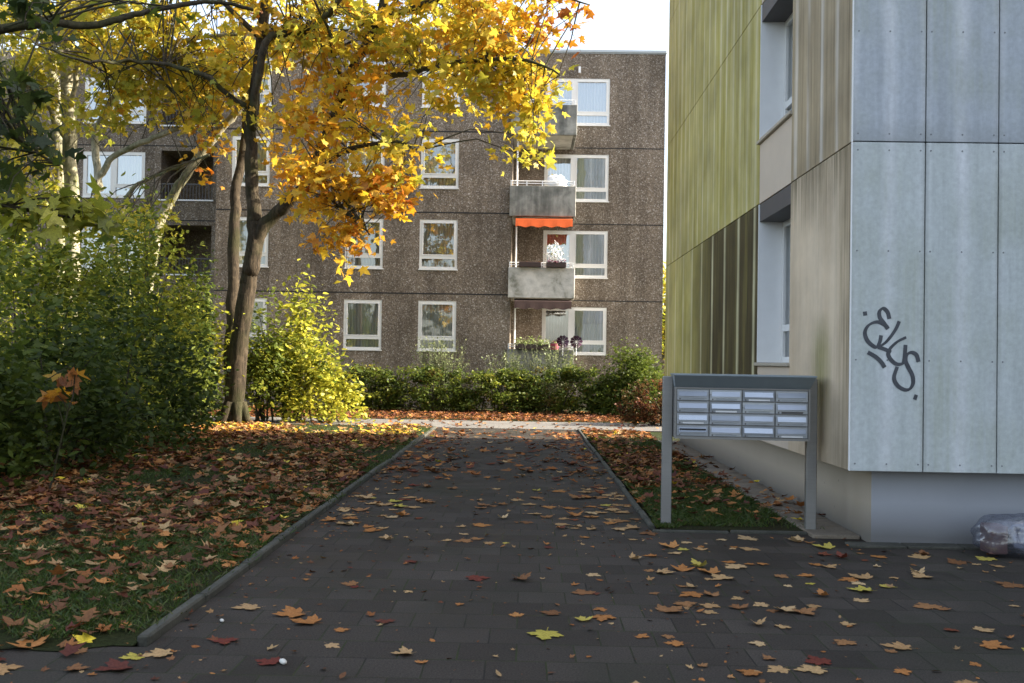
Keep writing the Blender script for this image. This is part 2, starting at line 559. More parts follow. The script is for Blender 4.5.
def m_soil():
    m, nt, bs = mat('lawn_soil')
    p = pos(nt)
    n1 = noise(nt, p, 1.1, 7, 0.6)
    n2 = noise(nt, p, 45, 5, 0.7)
    c = ramp(nt, n1, [(0.3, (0.030, 0.022, 0.013)), (0.5, (0.030, 0.034, 0.012)), (0.7, (0.032, 0.048, 0.012))])
    c = mix(nt, 1.0, c, ramp(nt, n2, [(0.3, 0.5), (0.7, 1.5)]), 'MULTIPLY')
    nt.links.new(c, bs.inputs['Base Color'])
    bs.inputs['Roughness'].default_value = 1.0
    bs.inputs['Specular IOR Level'].default_value = 0.1
    bump(nt, bs, n2, 0.9, 0.03)
    return m


def m_leaf(name, transl=0.45, gloss=0.03, rough=0.5, tint=None):
    """Leaf surface: own hue from the per-leaf colour, light passes through it."""
    m, nt, bs = mat(name)
    out = nt.nodes['Material Output']
    nt.nodes.remove(bs)
    if tint is None:
        a = N(nt, 'ShaderNodeAttribute', attribute_name='leaf_hue')
        col = a.outputs['Color']
    else:
        oi = N(nt, 'ShaderNodeObjectInfo')
        col = ramp(nt, oi.outputs['Random'], [(0.0, tint[0]), (0.5, tint[1]), (1.0, tint[2])])
    sp = noise(nt, pos(nt), 70, 3)
    col = mix(nt, 1.0, col, ramp(nt, sp, [(0.3, 0.72), (0.7, 1.25)]), 'MULTIPLY')
    d = N(nt, 'ShaderNodeBsdfDiffuse'); t = N(nt, 'ShaderNodeBsdfTranslucent')
    g = N(nt, 'ShaderNodeBsdfGlossy', i_Roughness=rough)
    nt.links.new(col, d.inputs[0]); nt.links.new(col, t.inputs[0])
    m1 = N(nt, 'ShaderNodeMixShader'); m1.inputs[0].default_value = transl
    nt.links.new(d.outputs[0], m1.inputs[1]); nt.links.new(t.outputs[0], m1.inputs[2])
    m2 = N(nt, 'ShaderNodeMixShader'); m2.inputs[0].default_value = gloss
    nt.links.new(m1.outputs[0], m2.inputs[1]); nt.links.new(g.outputs[0], m2.inputs[2])
    nt.links.new(m2.outputs[0], out.inputs[0])
    return m


def m_bark(name, a, b, moss=(0.05, 0.06, 0.015), mossy=0.5):
    m, nt, bs = mat(name)
    n1 = noise(nt, pos(nt, (9, 9, 1.6)), 1.5, 7, 0.7, 0.6)
    n2 = noise(nt, pos(nt), 1.2, 5)
    n3 = noise(nt, pos(nt), 5.0, 5)
    c = ramp(nt, n1, [(0.32, a), (0.62, b)])
    c = mix(nt, ramp(nt, n3, [(0.55, 0.0), (0.6, 0.35)]), c, tuple(min(1, x * 1.7) for x in b))
    c = mix(nt, math_(nt, 'MULTIPLY', ramp(nt, n2, [(0.45, 0.0), (0.62, 1.0)]), mossy), c, moss)
    nt.links.new(c, bs.inputs['Base Color'])
    bs.inputs['Roughness'].default_value = 0.95
    bs.inputs['Specular IOR Level'].default_value = 0.15
    bump(nt, bs, n1, 0.9, 0.03)
    return m


def m_brushed(name, col, rough):
    m, nt, bs = mat(name)
    n1 = noise(nt, pos(nt, (3, 3, 90)), 1.0, 4)
    n2 = noise(nt, pos(nt), 3.0, 5)
    c = mix(nt, n2, tuple(x * 0.8 for x in col), tuple(min(1, x * 1.15) for x in col))
    nt.links.new(c, bs.inputs['Base Color'])
    bs.inputs['Metallic'].default_value = 0.85
    nt.links.new(ramp(nt, n1, [(0.3, rough - 0.08), (0.7, rough + 0.1)]), bs.inputs['Roughness'])
    return m


M['curtain'] = m_curtain()
M['glass'] = m_glass()
M['glass_bright'] = m_glass('sky_reflecting_glass', 0.32)
M['pebble'] = m_pebble()
M['balcony'] = m_balcony()
M['balcony_pale'] = m_balcony_pale()
M['front'] = m_cladding_front()
M['side'] = m_cladding_side()
M['beige'] = simple('bare_beige_board', (0.60, 0.50, 0.39), 0.7, var=0.08, scale=3)
M['plinth_white'] = m_plaster('white_plinth_render', (0.33, 0.345, 0.375), (0.44, 0.455, 0.49))
M['plinth_beige'] = m_plaster('beige_plinth_render', (0.40, 0.34, 0.26), (0.50, 0.43, 0.34))
M['paving'] = m_paving()
M['kerb'] = m_concrete('kerb_concrete', (0.030, 0.031, 0.022), (0.080, 0.077, 0.060), 4)
M['strip'] = m_concrete('strip_concrete', (0.13, 0.105, 0.075), (0.23, 0.19, 0.14))
M['cross'] = m_concrete('cross_path_concrete', (0.11, 0.10, 0.092), (0.17, 0.16, 0.145), 1.2)
M['soil'] = m_soil()
M['leaf'] = m_leaf('tree_leaf', 0.55)
M['shrub'] = m_leaf('shrub_leaf', 0.42, 0.018, 0.5)
M['litter'] = m_leaf('dry_leaf', 0.12, 0.03, 0.6)
M['grass'] = m_leaf('grass_blade', 0.35, 0.03, 0.5)
M['bark'] = m_bark('grey_brown_bark', (0.010, 0.008, 0.006), (0.068, 0.052, 0.035), (0.022, 0.026, 0.008), mossy=0.6)
M['bark_pale'] = m_bark('pale_mottled_bark', (0.13, 0.12, 0.075), (0.38, 0.35, 0.25), (0.06, 0.068, 0.022), 0.75)
M['bark_dark'] = m_bark('dark_bark', (0.025, 0.021, 0.016), (0.075, 0.062, 0.046))
M['steel'] = m_brushed('brushed_steel', (0.36, 0.385, 0.425), 0.36)
M['steel_post'] = m_brushed('galvanised_post', (0.27, 0.265, 0.255), 0.5)
M['hood'] = simple('grey_hood_metal', (0.25, 0.295, 0.32), 0.45, 0.1)
M['screw'] = simple('screw_heads', (0.20, 0.21, 0.22), 0.5)
M['ink'] = simple('black_marker_paint', (0.060, 0.066, 0.078), 0.5, var=0.75, scale=14)


# ------------------------------------------------------------------ leaves
def outline(half):
    pts = list(half) + [(-x, y) for x, y in half[-2::-1]]
    return pts


def fan(pts, centre, curl=0.0, fold=0.0, petiole=0.0, wave=0.0, seed=0):
    r = random.Random(seed)
    v = [(centre[0], centre[1], 0.0)] + [(x, y, 0.0) for x, y in pts]
    n = len(pts)
    f = [(0, 1 + k, 1 + (k + 1) % n) for k in range(n)]
    vv = []
    ph = r.uniform(0, 6.3)
    for x, y, z in v:
        z = curl * ((x * 1.3) ** 2 + 0.7 * (y - centre[1]) ** 2) + fold * abs(x) + wave * math.sin(7 * x + ph) * math.cos(6 * y + ph * 2)
        vv.append((x, y, z))
    if petiole:
        k = len(vv)
        sx = r.uniform(-0.14, 0.14)
        vv += [(-0.012, 0.02, 0.0), (0.012, 0.02, 0.0), (sx + 0.01, -petiole, 0.03), (sx - 0.01, -petiole, 0.03)]
        f += [(k, k + 1, k + 2), (k, k + 2, k + 3)]
    return np.array(vv, float), np.array(f, int)


MAPLE = outline([(0.05, 0.0), (0.20, -0.10), (0.37, -0.05), (0.31, 0.09), (0.45, 0.15), (0.61, 0.37), (0.46, 0.41), (0.44, 0.56), (0.27, 0.48), (0.17, 0.53), (0.25, 0.72), (0.12, 0.79), (0.0, 1.0)])
MAPLE_S = outline([(0.34, -0.04), (0.24, 0.14), (0.58, 0.40), (0.21, 0.47), (0.17, 0.70), (0.0, 1.0)])
OVAL = outline([(0.0, 0.0), (0.24, 0.28), (0.22, 0.62), (0.0, 1.0)])
T_SMALL = [fan(MAPLE_S, (0, 0.28), c, f) for c, f in ((-0.25, 0.1), (0.15, -0.2), (-0.1, -0.15))]
T_LIT = [fan(MAPLE_S, (0, 0.28), c, f, 0.0, w, k) for k, (c, f, w) in enumerate(((0.2, 0.0, 0.03), (0.1, 0.12, 0.05), (-0.25, 0.05, 0.04), (0.5, 0.1, 0.08), (0.05, 0.0, 0.02)))]
T_OVAL = [fan(OVAL[:], (0, 0.45), -0.1, 0.25), fan(OVAL[:], (0, 0.45), 0.2, -0.15)]


def leaf_mesh(name, P, size, cols, tmpls, normal_up=0.5, droop=0.4, flat=None, material=None, parent=None, seed=0):
    """One mesh of many leaves. P (n,3); cols (n,3)."""
    rng = np.random.default_rng(seed + 101)
    P = np.asarray(P, float); n = len(P)
    size = np.broadcast_to(np.asarray(size, float), (n,))
    if flat is not None:
        nrm = np.stack([rng.normal(0, flat, n), rng.normal(0, flat, n), np.ones(n)], 1)
        a = rng.uniform(0, 2 * np.pi, n)
        ey = np.stack([np.cos(a), np.sin(a), np.zeros(n)], 1)
    else:
        nrm = rng.normal(0, 1, (n, 3)); nrm[:, 2] = np.abs(nrm[:, 2]) + normal_up
        a = rng.uniform(0, 2 * np.pi, n)
        ey = np.stack([np.cos(a), np.sin(a), -droop + rng.normal(0, 0.35, n)], 1)
    nrm /= np.linalg.norm(nrm, axis=1)[:, None]
    ey -= nrm * (ey * nrm).sum(1)[:, None]
    ey /= np.linalg.norm(ey, axis=1)[:, None]
    ex = np.cross(ey, nrm)
    which = rng.integers(0, len(tmpls), n)
    V, Fc, C = [], [], []
    off = 0
    for k, (tv, tf) in enumerate(tmpls):
        s = np.where(which == k)[0]
        if not len(s): continue
        z = size[s][:, None, None]
        v = P[s][:, None, :] + z * (tv[None, :, 0:1] * ex[s][:, None, :] + (tv[None, :, 1:2] - 0.0) * ey[s][:, None, :] + tv[None, :, 2:3] * nrm[s][:, None, :])
        f = tf[None] + (off + np.arange(len(s)) * len(tv))[:, None, None]
        V.append(v.reshape(-1, 3)); Fc.append(f.reshape(-1, 3)); C.append(np.repeat(cols[s], len(tv), 0))
        off += len(s) * len(tv)
    V = np.concatenate(V); Fc = np.concatenate(Fc); C = np.concatenate(C)
    if parent is not None and '_base' in parent:
        V = V - np.array(tuple(parent['_base']))
    return tri_mesh(name, V, Fc, C, material, parent)


def tri_mesh(name, V, Fc, C, material, parent=None):
    me = bpy.data.meshes.new(name)
    me.vertices.add(len(V)); me.vertices.foreach_set('co', V.astype(np.float32).ravel())
    k = Fc.shape[1]
    me.loops.add(Fc.size); me.loops.foreach_set('vertex_index', Fc.astype(np.int32).ravel())
    me.polygons.add(len(Fc)); me.polygons.foreach_set('loop_start', (np.arange(len(Fc)) * k).astype(np.int32))
    me.update(calc_edges=True)
    if C is not None:
        at_ = me.attributes.new('leaf_hue', 'FLOAT_COLOR', 'POINT')
        at_.data.foreach_set('color', np.concatenate([C, np.ones((len(C), 1))], 1).astype(np.float32).ravel())
    me.materials.append(material)
    o = bpy.data.objects.new(name, me)
    COL.objects.link(o)
    if parent is not None: o.parent = parent
    return o


PAL = {
    'yellow': [(0.70, 0.52, 0.04), (0.64, 0.45, 0.03), (0.76, 0.60, 0.09), (0.52, 0.47, 0.05)],
    'gold': [(0.68, 0.38, 0.025), (0.70, 0.46, 0.035), (0.66, 0.31, 0.02)],
    'orange': [(0.66, 0.27, 0.02), (0.62, 0.22, 0.015), (0.68, 0.36, 0.025), (0.46, 0.14, 0.015)],
    'rust': [(0.30, 0.08, 0.012), (0.36, 0.13, 0.02), (0.22, 0.06, 0.015)],
    'lime': [(0.30, 0.31, 0.03), (0.40, 0.38, 0.04), (0.22, 0.26, 0.03)],
    'limeyellow': [(0.52, 0.46, 0.05), (0.44, 0.42, 0.05), (0.34, 0.35, 0.04)],
    'green': [(0.085, 0.12, 0.018), (0.115, 0.145, 0.022), (0.065, 0.095, 0.016)],
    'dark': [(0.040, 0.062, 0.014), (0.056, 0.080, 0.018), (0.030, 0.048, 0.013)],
    'midgreen': [(0.13, 0.17, 0.025), (0.10, 0.14, 0.024), (0.18, 0.20, 0.03)],
    'tan': [(0.33, 0.20, 0.09), (0.27, 0.15, 0.06), (0.40, 0.26, 0.12)],
    'brown': [(0.14, 0.06, 0.024), (0.10, 0.042, 0.018), (0.19, 0.085, 0.032)],
    'red': [(0.12, 0.036, 0.018), (0.09, 0.024, 0.014), (0.155, 0.052, 0.022)],
    'litterorange': [(0.34, 0.135, 0.036), (0.28, 0.10, 0.026), (0.39, 0.17, 0.05)],
}


def pick(rng, mixd, n):
    keys = list(mixd); w = np.array([mixd[k] for k in keys], float); w /= w.sum()
    ch = rng.choice(len(keys), n, p=w)
    out = np.zeros((n, 3))
    for k, key in enumerate(keys):
        s = np.where(ch == k)[0]
        pal = np.array(PAL[key])
        out[s] = pal[rng.integers(0, len(pal), len(s))]
    return np.clip(out * rng.uniform(0.8, 1.2, (n, 1)), 0, 0.85)


# ------------------------------------------------------------------ ground
def slab(name, x0, x1, y0, y1, z, m, nx=1, ny=1):
    b = MB()
    for i in range(nx):
        for j in range(ny):
            xa, xb = x0 + (x1 - x0) * i / nx, x0 + (x1 - x0) * (i + 1) / nx
            ya, yb = y0 + (y1 - y0) * j / ny, y0 + (y1 - y0) * (j + 1) / ny
            b.quad((xa, ya, z), (xb, ya, z), (xb, yb, z), (xa, yb, z))
    return tag(b.build(name, m), kind='structure')


KX, PX = -2.05, 1.22          # path edges
slab('ground', -700, 700, -700, 700, -0.02, M['soil'])
b = MB()
b.quad((-40, -30, 0), (30, -30, 0), (30, 5.45, 0), (-40, 5.45, 0))
b.quad((KX, 5.45, 0), (30, 5.45, 0), (30, 9.55, 0), (KX, 9.55, 0))
b.quad((KX, 9.55, 0), (PX, 9.55, 0), (PX, 23.4, 0), (KX, 23.4, 0))
tag(b.build('paved_path', M['paving']), kind='structure')
slab('cross_path', -30, 30, 23.45, 26.3, 0.004, M['cross'])
b = MB()
rj = random.Random(3); xs_ = [-40, -12] + [-8 + 0.12 * k for k in range(50)] + [KX - 0.08]
ys_ = [5.45 + (rj.uniform(-0.22, 0.05) if -9 < x < -2.3 else 0) for x in xs_]
for k in range(len(xs_) - 1):
    b.quad((xs_[k], ys_[k], 0.006), (xs_[k + 1], ys_[k + 1], 0.006), (xs_[k + 1], 5.75, 0.03), (xs_[k], 5.75, 0.03))
    b.quad((xs_[k], 5.75, 0.03), (xs_[k + 1], 5.75, 0.03), (xs_[k + 1], 23.4, 0.03), (xs_[k], 23.4, 0.03))
tag(b.build('lawn', M['soil']), kind='structure')
slab('grass_verge', PX + 0.09, 2.68, 9.54, 23.4, 0.02, M['soil'])

# kerbs: chains of kerb stones
def kerb(name, label, p0, p1, w, h, L=1.0):
    t = thing(name, label, 'kerb', (p0[0], p0[1], 0), None)
    d = Vector((p1[0] - p0[0], p1[1] - p0[1], 0)); n = max(1, round(d.length / L)); d /= n
    bb = MB()
    for k in range(n):
        a = Vector((p0[0], p0[1], 0)) + d * k
        j = random.uniform(-0.012, 0.012); hz = h + random.uniform(-0.008, 0.008)
        if abs(d.y) > abs(d.x):
            bb.bevbox(a.x + j, a.x + w + j, a.y + 0.006, a.y + d.y - 0.006, -0.05, hz, 0.012)
        else:
            bb.bevbox(a.x + 0.006, a.x + d.x - 0.006, a.y + j, a.y + w + j, -0.05, hz, 0.012)
    o = bb.build('kerb_stones', M['kerb'], t)
    return t

kerb('path_kerb', 'long grey concrete kerb between the leafy lawn and the paved path', (KX - 0.075, 5.5), (KX - 0.075, 23.3), 0.07, 0.055)
kerb('verge_edging', 'thin concrete edging along the grass verge on the letterbox side', (PX, 9.7), (PX, 23.3), 0.06, 0.035)
kerb('verge_front_edging', 'short concrete edging in front of the letterbox posts', (PX, 9.47), (2.7, 9.47), 0.06, 0.02, 0.8)
b = MB()
for k in range(22):
    y = 9.3 + k * 0.5
    b.bevbox(2.69 + random.uniform(-0.01, 0.01), 3.125, y, y + 0.49, -0.05, 0.03 + random.uniform(-0.006, 0.006), 0.008)
tag(b.build('path_strip', M['strip']), kind='structure')
b = MB()
for k in range(30):
    x = 2.9 + k * 0.5
    b.bevbox(x, x + 0.49, 8.86, 9.055, -0.05, 0.02 + random.uniform(-0.004, 0.004), 0.008)
tag(b.build('path_strip', M['kerb']), kind='structure')


# ------------------------------------------------------------------ wall helper
def wall_holes(bb, x0, x1, z0, z1, Y, holes, depth=0.25, mi=0, seams=()):
    """Front skin at Y (facing -Y) between x0..x1, z0..z1 with rectangular holes and their reveals."""
    xs = sorted({x0, x1, *[h[0] for h in holes], *[h[1] for h in holes]})
    zs = sorted({z0, z1, *[h[2] for h in holes], *[h[3] for h in holes]})
    for i in range(len(xs) - 1):
        for j in range(len(zs) - 1):
            cx, cz = (xs[i] + xs[i + 1]) / 2, (zs[j] + zs[j + 1]) / 2
            if any(h[0] < cx < h[1] and h[2] < cz < h[3] for h in holes): continue
            bb.quad((xs[i], Y, zs[j]), (xs[i + 1], Y, zs[j]), (xs[i + 1], Y, zs[j + 1]), (xs[i], Y, zs[j + 1]), mi)
    for a, c, lo, hi in holes:
        y2 = Y + depth
        bb.quad((a, Y, lo), (a, y2, lo), (a, y2, hi), (a, Y, hi), mi)
        bb.quad((c, Y, lo), (c, Y, hi), (c, y2, hi), (c, y2, lo), mi)
        bb.quad((a, Y, lo), (c, Y, lo), (c, y2, lo), (a, y2, lo), mi)
        bb.quad((a, Y, hi), (a, y2, hi), (c, y2, hi), (c, Y, hi), mi)


def curtain_mesh(x0, x1, Y, z0, z1, amp=0.025, per=0.11):
    bb = MB()
    n = max(6, int((x1 - x0) / per * 4))
    for k in range(n):
        xa, xb = x0 + (x1 - x0) * k / n, x0 + (x1 - x0) * (k + 1) / n
        ya, yb = Y + amp * math.sin(xa / per * 6.28), Y + amp * math.sin(xb / per * 6.28)
        bb.quad((xa, ya, z0), (xb, yb, z0), (xb, yb, z1), (xa, ya, z1))
    return bb


def window(parent, x0, x1, z0, z1, Y, kind='single', curtain=1, name='window', glass='glass'):
    """White window with a low fixed light under the sash; frame mesh with pane and curtain children."""
    fw = 0.085
    yf, yb = Y - 0.035, Y + 0.05
    bb = MB()
    def ring(a, c, lo, hi, w, y0, y1):
        bb.box(a, c, y0, y1, lo, lo + w); bb.box(a, c, y0, y1, hi - w, hi)
        bb.box(a, a + w, y0, y1, lo + w, hi - w); bb.box(c - w, c, y0, y1, lo + w, hi - w)
    ring(x0, x1, z0, z1, fw, yf, yb)
    zt = z0 + 0.40
    lights = []
    if kind == 'single':
        bb.box(x0 + fw, x1 - fw, yf, yb, zt - 0.05, zt + 0.06)
        lights = [(x0 + fw, x1 - fw, z0 + fw, zt - 0.05), (x0 + fw, x1 - fw, zt + 0.06, z1 - fw)]
        ring(x0 + fw, x1 - fw, zt + 0.06, z1 - fw, 0.04, yf - 0.012, yb - 0.02)
    else:
        xm = x0 + (x1 - x0) * (0.46 if kind == 'door' else 0.5)
        bb.box(xm - 0.07, xm + 0.07, yf - 0.004, yb, z0 + fw, z1 - fw)
        bb.box(xm + 0.07, x1 - fw, yf, yb, zt - 0.05, zt + 0.06)
        ring(xm + 0.07, x1 - fw, zt + 0.06, z1 - fw, 0.035, yf - 0.012, yb - 0.02)
        ring(x0 + fw, xm - 0.07, z0 + fw, z1 - fw, 0.05, yf - 0.012, yb - 0.02)
        lights = [(x0 + fw, xm - 0.07, z0 + fw, z1 - fw), (xm + 0.07, x1 - fw, z0 + fw, zt - 0.05), (xm + 0.07, x1 - fw, zt + 0.06, z1 - fw)]
    w = bb.build(name, M['white_frame'], parent)
    for a, c, lo, hi in lights:
        g = MB(); g.quad((a, Y + 0.01, lo), (c, Y + 0.01, lo), (c, Y + 0.01, hi), (a, Y + 0.01, hi))
        g.build('pane', M[glass], w)
    s = MB(); s.bevbox(x0 - 0.03, x1 + 0.03, Y - 0.09, Y - 0.036, z0 - 0.04, z0 - 0.002, 0.006)
    s.build('sill', M['white_frame'], w)
    if curtain:
        c = curtain_mesh(x0 + 0.04, x1 - 0.04 if curtain == 1 else x0 + (x1 - x0) * 0.6, Y + 0.10, z0 - 0.03, z1 + 0.03)
        c.build('curtain', M['curtain'], w, smooth=True)
    return w


# ------------------------------------------------------------------ far apartment block
YP, YR, YL, YB = 33.5, 35.7, 36.4, 47.0
XS, XE, XL, XW = -0.56, 4.86, -10.6, -26.0
ZT = 12.72
SILL0, STO, WH = 1.90, 2.75, 1.68
far = thing('apartment_block', 'brown pebbledash apartment block with stacked balconies behind the hedge', 'apartment block', (-6, 40, 0))


def px2x(px, Y, z):
    d = Y
    # invert the view for the given height: small iteration on x
    x = (px - 526) / FPX * d
    for _ in range(4):
        p = Vector((x, Y, z)) - EYE
        q = 512 + FPX * p.dot(RV) / p.dot(F_)
        x += (px - q) / FPX * d
    return x


wins_p = []
for k in range(4):
    z0 = SILL0 + k * STO
    for px0, px1 in ((228, 266), (343, 381), (417.5, 455.5)):
        xa, xb = px2x(px0, YP, 1.9), px2x(px1, YP, 1.9)
        wins_p.append((xa, xb, z0, z0 + WH))
b = MB()
wall_holes(b, XL, XS, 0, ZT, YP, wins_p)
b.quad((XS, YP, 0), (XS, YB, 0), (XS, YB, ZT), (XS, YP, ZT))
b.quad((XL, YP, 0), (XL, YP, ZT), (XL, YB, ZT), (XL, YB, 0))
b.build('wall', M['pebble'], far)
wins_r = []
for k in range(4):
    z0 = SILL0 + k * STO
    wins_r.append((px2x(541.5, YR, 1.9), px2x(606, YR, 1.9), z0 - 0.02, z0 + WH - 0.02))
b = MB()
wall_holes(b, XS, XE, 0, ZT, YR, wins_r)
b.quad((XE, YR, 0), (XE, YB, 0), (XE, YB, ZT), (XE, YR, ZT))
b.build('wall', M['pebble'], far)
wins_l, logg = [], []
for k in range(4):
    z0 = SILL0 + k * STO
    wins_l.append((px2x(82, YL, 7), px2x(144, YL, 7), z0, z0 + WH))
    logg.append((px2x(160, YL, 7), px2x(212, YL, 7), z0 - 0.05, z0 + 1.75))
b = MB()
wall_holes(b, XW, XL, 0, ZT, YL, wins_l + [])
b = MB()
holes = wins_l
wall_holes(b, XW, XL, 0, ZT, YL, wins_l + logg, depth=0.28)
for a, c, lo, hi in logg:      # deep loggias
    b.quad((a, YL + 0.28, lo), (a, YL + 1.9, lo), (a, YL + 1.9, hi), (a, YL + 0.28, hi))
    b.quad((c, YL + 0.28, lo), (c, YL + 0.28, hi), (c, YL + 1.9, hi), (c, YL + 1.9, lo))
    b.quad((a, YL + 0.28, hi), (a, YL + 1.9, hi), (c, YL + 1.9, hi), (c, YL + 0.28, hi))
    b.quad((a, YL + 0.28, lo), (c, YL + 0.28, lo), (c, YL + 1.9, lo), (a, YL + 1.9, lo))
    b.quad((a, YL + 1.9, lo), (c, YL + 1.9, lo), (c, YL + 1.9, hi), (a, YL + 1.9, hi))
b.build('wall', M['pebble'], far)
b = MB()
b.quad((XW, YL, 0), (XW, YL, ZT), (XW, YB, ZT), (XW, YB, 0))
b.quad((XW, YB, 0), (XW, YB, ZT), (XE, YB, ZT), (XE, YB, 0))
b.build('rear_wall', M['pebble'], far)
b = MB()
for x0, x1, y0 in ((XW, XL - 0.005, YL), (XL, XS, YP), (XS + 0.005, XE, YR)):
    b.box(x0 - 0.0, x1, y0 - 0.02, YB, ZT + 0.002, ZT + 0.03)
    b.bevbox(x0, x1 + 0.04 if x1 == XE else x1, y0 - 0.06, y0 + 0.25, ZT + 0.032, ZT + 0.13, 0.01)
b.bevbox(XE - 0.2, XE + 0.04, YR + 0.25, YB, ZT + 0.032, ZT + 0.13, 0.01)
b.build('roof', M['grey_metal'], far)
# panel joints: narrow dark recess strips (mortar), a pale repaired one on the right
b = MB()
for k in range(1, 4):
    z = SILL0 + k * STO - 0.83
    if k < 4 or True:
        b.box(XL + 0.01, XS - 0.005, YP - 0.004, YP + 0.01, z - 0.022, z + 0.022)
        b.box(1.66, XE - 0.01, YR - 0.004, YR + 0.01, z - 0.040, z - 0.004)
        b.box(XW + 0.1, XL - 0.01, YL - 0.004, YL + 0.01, z - 0.02, z + 0.02)
b.build('panel_joint', M['dark_gap'], far)
for (a, c, lo, hi) in wins_p:
    window(far, a, c, lo, hi, YP + 0.05, 'single', 1)
for (a, c, lo, hi) in wins_r:
    window(far, a, c, lo, hi, YR + 0.05, 'door', 1, glass='glass_bright')
for (a, c, lo, hi) in wins_l:
    window(far, a, c, lo, hi, YL + 0.05, 'pair', 1, glass='glass_bright')

# balconies in the right corner of the block
YBF = 33.35
BX0, BX1 = px2x(508, YBF, 4), px2x(574.5, YBF, 4)
for k in range(0, 4):
    zf = SILL0 + k * STO - 0.98
    mt = M['balcony_pale'] if k == 1 else M['balcony']
    b = MB()
    b.bevbox(BX0, BX1, YBF, YBF + 0.10, zf + 0.05, zf + 1.08, 0.012)
    b.bevbox(BX1 - 0.10, BX1 - 0.003, YBF + 0.102, YR - 0.01, zf + 0.055, zf + 1.075, 0.012)
    b.bevbox(BX0 + 0.003, XS + 0.07 if XS + 0.07 > BX0 + 0.05 else BX0 + 0.1, YBF + 0.102, YP - 0.005, zf + 0.055, zf + 1.075, 0.012)
    bal = b.build('balcony', mt, far)
    b = MB()
    b.box(XS + 0.005, BX1 - 0.12, YBF + 0.104, YR - 0.012, zf + 0.06, zf + 0.17)
    b.build('floor_slab', M['balcony_pale'], bal)
    b = MB()
    for zz in (zf + 1.16, zf + 1.24):
        b.tube([(BX0 + 0.02, YBF + 0.05, zz), (BX1 - 0.04, YBF + 0.05, zz)], 0.016, 6)
        b.tube([(BX1 - 0.05, YBF + 0.05, zz), (BX1 - 0.05, YR - 0.02, zz)], 0.016, 6)
    for i in range(5):
        x = BX0 + 0.05 + (BX1 - BX0 - 0.12) * i / 4
        b.box(x - 0.02, x + 0.02, YBF + 0.03, YBF + 0.07, zf + 1.07, zf + 1.26)
    b.build('railing', M['white_paint'], bal)
    b = MB()
    b.tube([(XS + 0.16, YBF + 0.32, zf + 0.17), (XS + 0.16, YBF + 0.32, zf + STO + 0.05)], 0.03, 8)
    b.build('post', M['white_paint'], bal)
    if k in (0, 1):
        cloth = M['brown_cloth'] if k == 0 else M['orange_cloth']
        b = MB()
        zt = zf + STO + 0.04
        n = 22
        xa, xb = BX0 + 0.22, BX1 - 0.10
        for i in range(n):
            x0, x1 = xa + (xb - xa) * i / n, xa + (xb - xa) * (i + 1) / n
            lo0 = zt - 0.36 + 0.025 * math.sin(i * 1.25); lo1 = zt - 0.36 + 0.025 * math.sin((i + 1) * 1.25)
            b.quad((x0, YBF - 0.14, lo0), (x1, YBF - 0.14, lo1), (x1, YBF - 0.10, zt - 0.10), (x0, YBF - 0.10, zt - 0.10))
            b.quad((x0, YBF - 0.10, zt - 0.10), (x1, YBF - 0.10, zt - 0.10), (x1, YBF + 0.35, zt), (x0, YBF + 0.35, zt))
            b.quad((x0, YBF - 0.13, lo0), (x1, YBF - 0.13, lo1), (x1, YBF - 0.09, zt - 0.10), (x0, YBF - 0.09, zt - 0.10))
        aw = b.build('awning', cloth, bal)
        if k == 0:
            b = MB(); b.tube([(xa, YBF + 0.12, zt - 0.30), (xb, YBF + 0.12, zt - 0.30)], 0.045, 8)
            b.build('awning_roller', M['white_paint'], bal)
# loggia fronts on the left wing
for (a, c, lo, hi) in logg:
    b = MB()
    n = 16
    for i in range(n + 1):
        x = a + 0.04 + (c - a - 0.08) * i / n
        b.box(x - 0.012, x + 0.012, YL + 0.06, YL + 0.084, lo + 0.01, lo + 0.55)
    b.box(a + 0.005, c - 0.005, YL + 0.05, YL + 0.095, lo + 0.552, lo + 0.60)
    b.build('loggia_railing', M['dark_soffit'], far)
    b = MB(); b.box(a - 0.05, c + 0.05, YL - 0.05, YL - 0.003, lo - 0.06, lo - 0.01)
    b.build('loggia_sill', M['white_paint'], far)

# small lamp under the eaves on the right section
b = MB(); b.box(px2x(578, YR, 11), px2x(578, YR, 11) + 0.08, YR - 0.1, YR - 0.003, 12.0, 12.22)
b.build('wall_lamp', M['white_paint'], far)


# ------------------------------------------------------------------ right-hand panel building
XF, YF = 2.85, 8.78
YEND, ZR = 20.5, 13.0
rb = thing('panel_building', 'panel-clad building with green algae side wall and pale front above a low plinth', 'building', (6, 12, 0))
ZJ = [0.68, 3.585, 6.07, 8.60, 11.1, 12.9]
WY0, WY1 = 10.83, 12.32
YJ = [YF, 9.78, WY0, WY1] + [WY1 + (YEND - WY1) * k / 8 for k in range(1, 9)]
XJ = [XF + 0.64 * k for k in range(0, 27)]
G = 0.005
# front boards
b = MB()
for i in range(len(XJ) - 1):
    for j in range(len(ZJ) - 1):
        x0 = XJ[i] + (0.004 if i == 0 else G)
        b.bevbox(x0, XJ[i + 1] - G, YF, YF + 0.03, ZJ[j] + G, ZJ[j + 1] - G, 0.003)
b.build('front_cladding', M['front'], rb)
# board screws
b = MB()
for i in range(len(XJ) - 1):
    for j in range(0, 2):
        for fx in (0.045, 0.32, 0.595):
            for fz in (0.07, 0.98, 1.94, 2.83):
                z = ZJ[j] + fz
                if z < ZJ[j + 1] - 0.05:
                    x = XJ[i] + fx
                    b.tube([(x, YF + 0.002, z), (x, YF - 0.003, z)], 0.008, 6)
b.build('board_screw', M['screw'], rb)
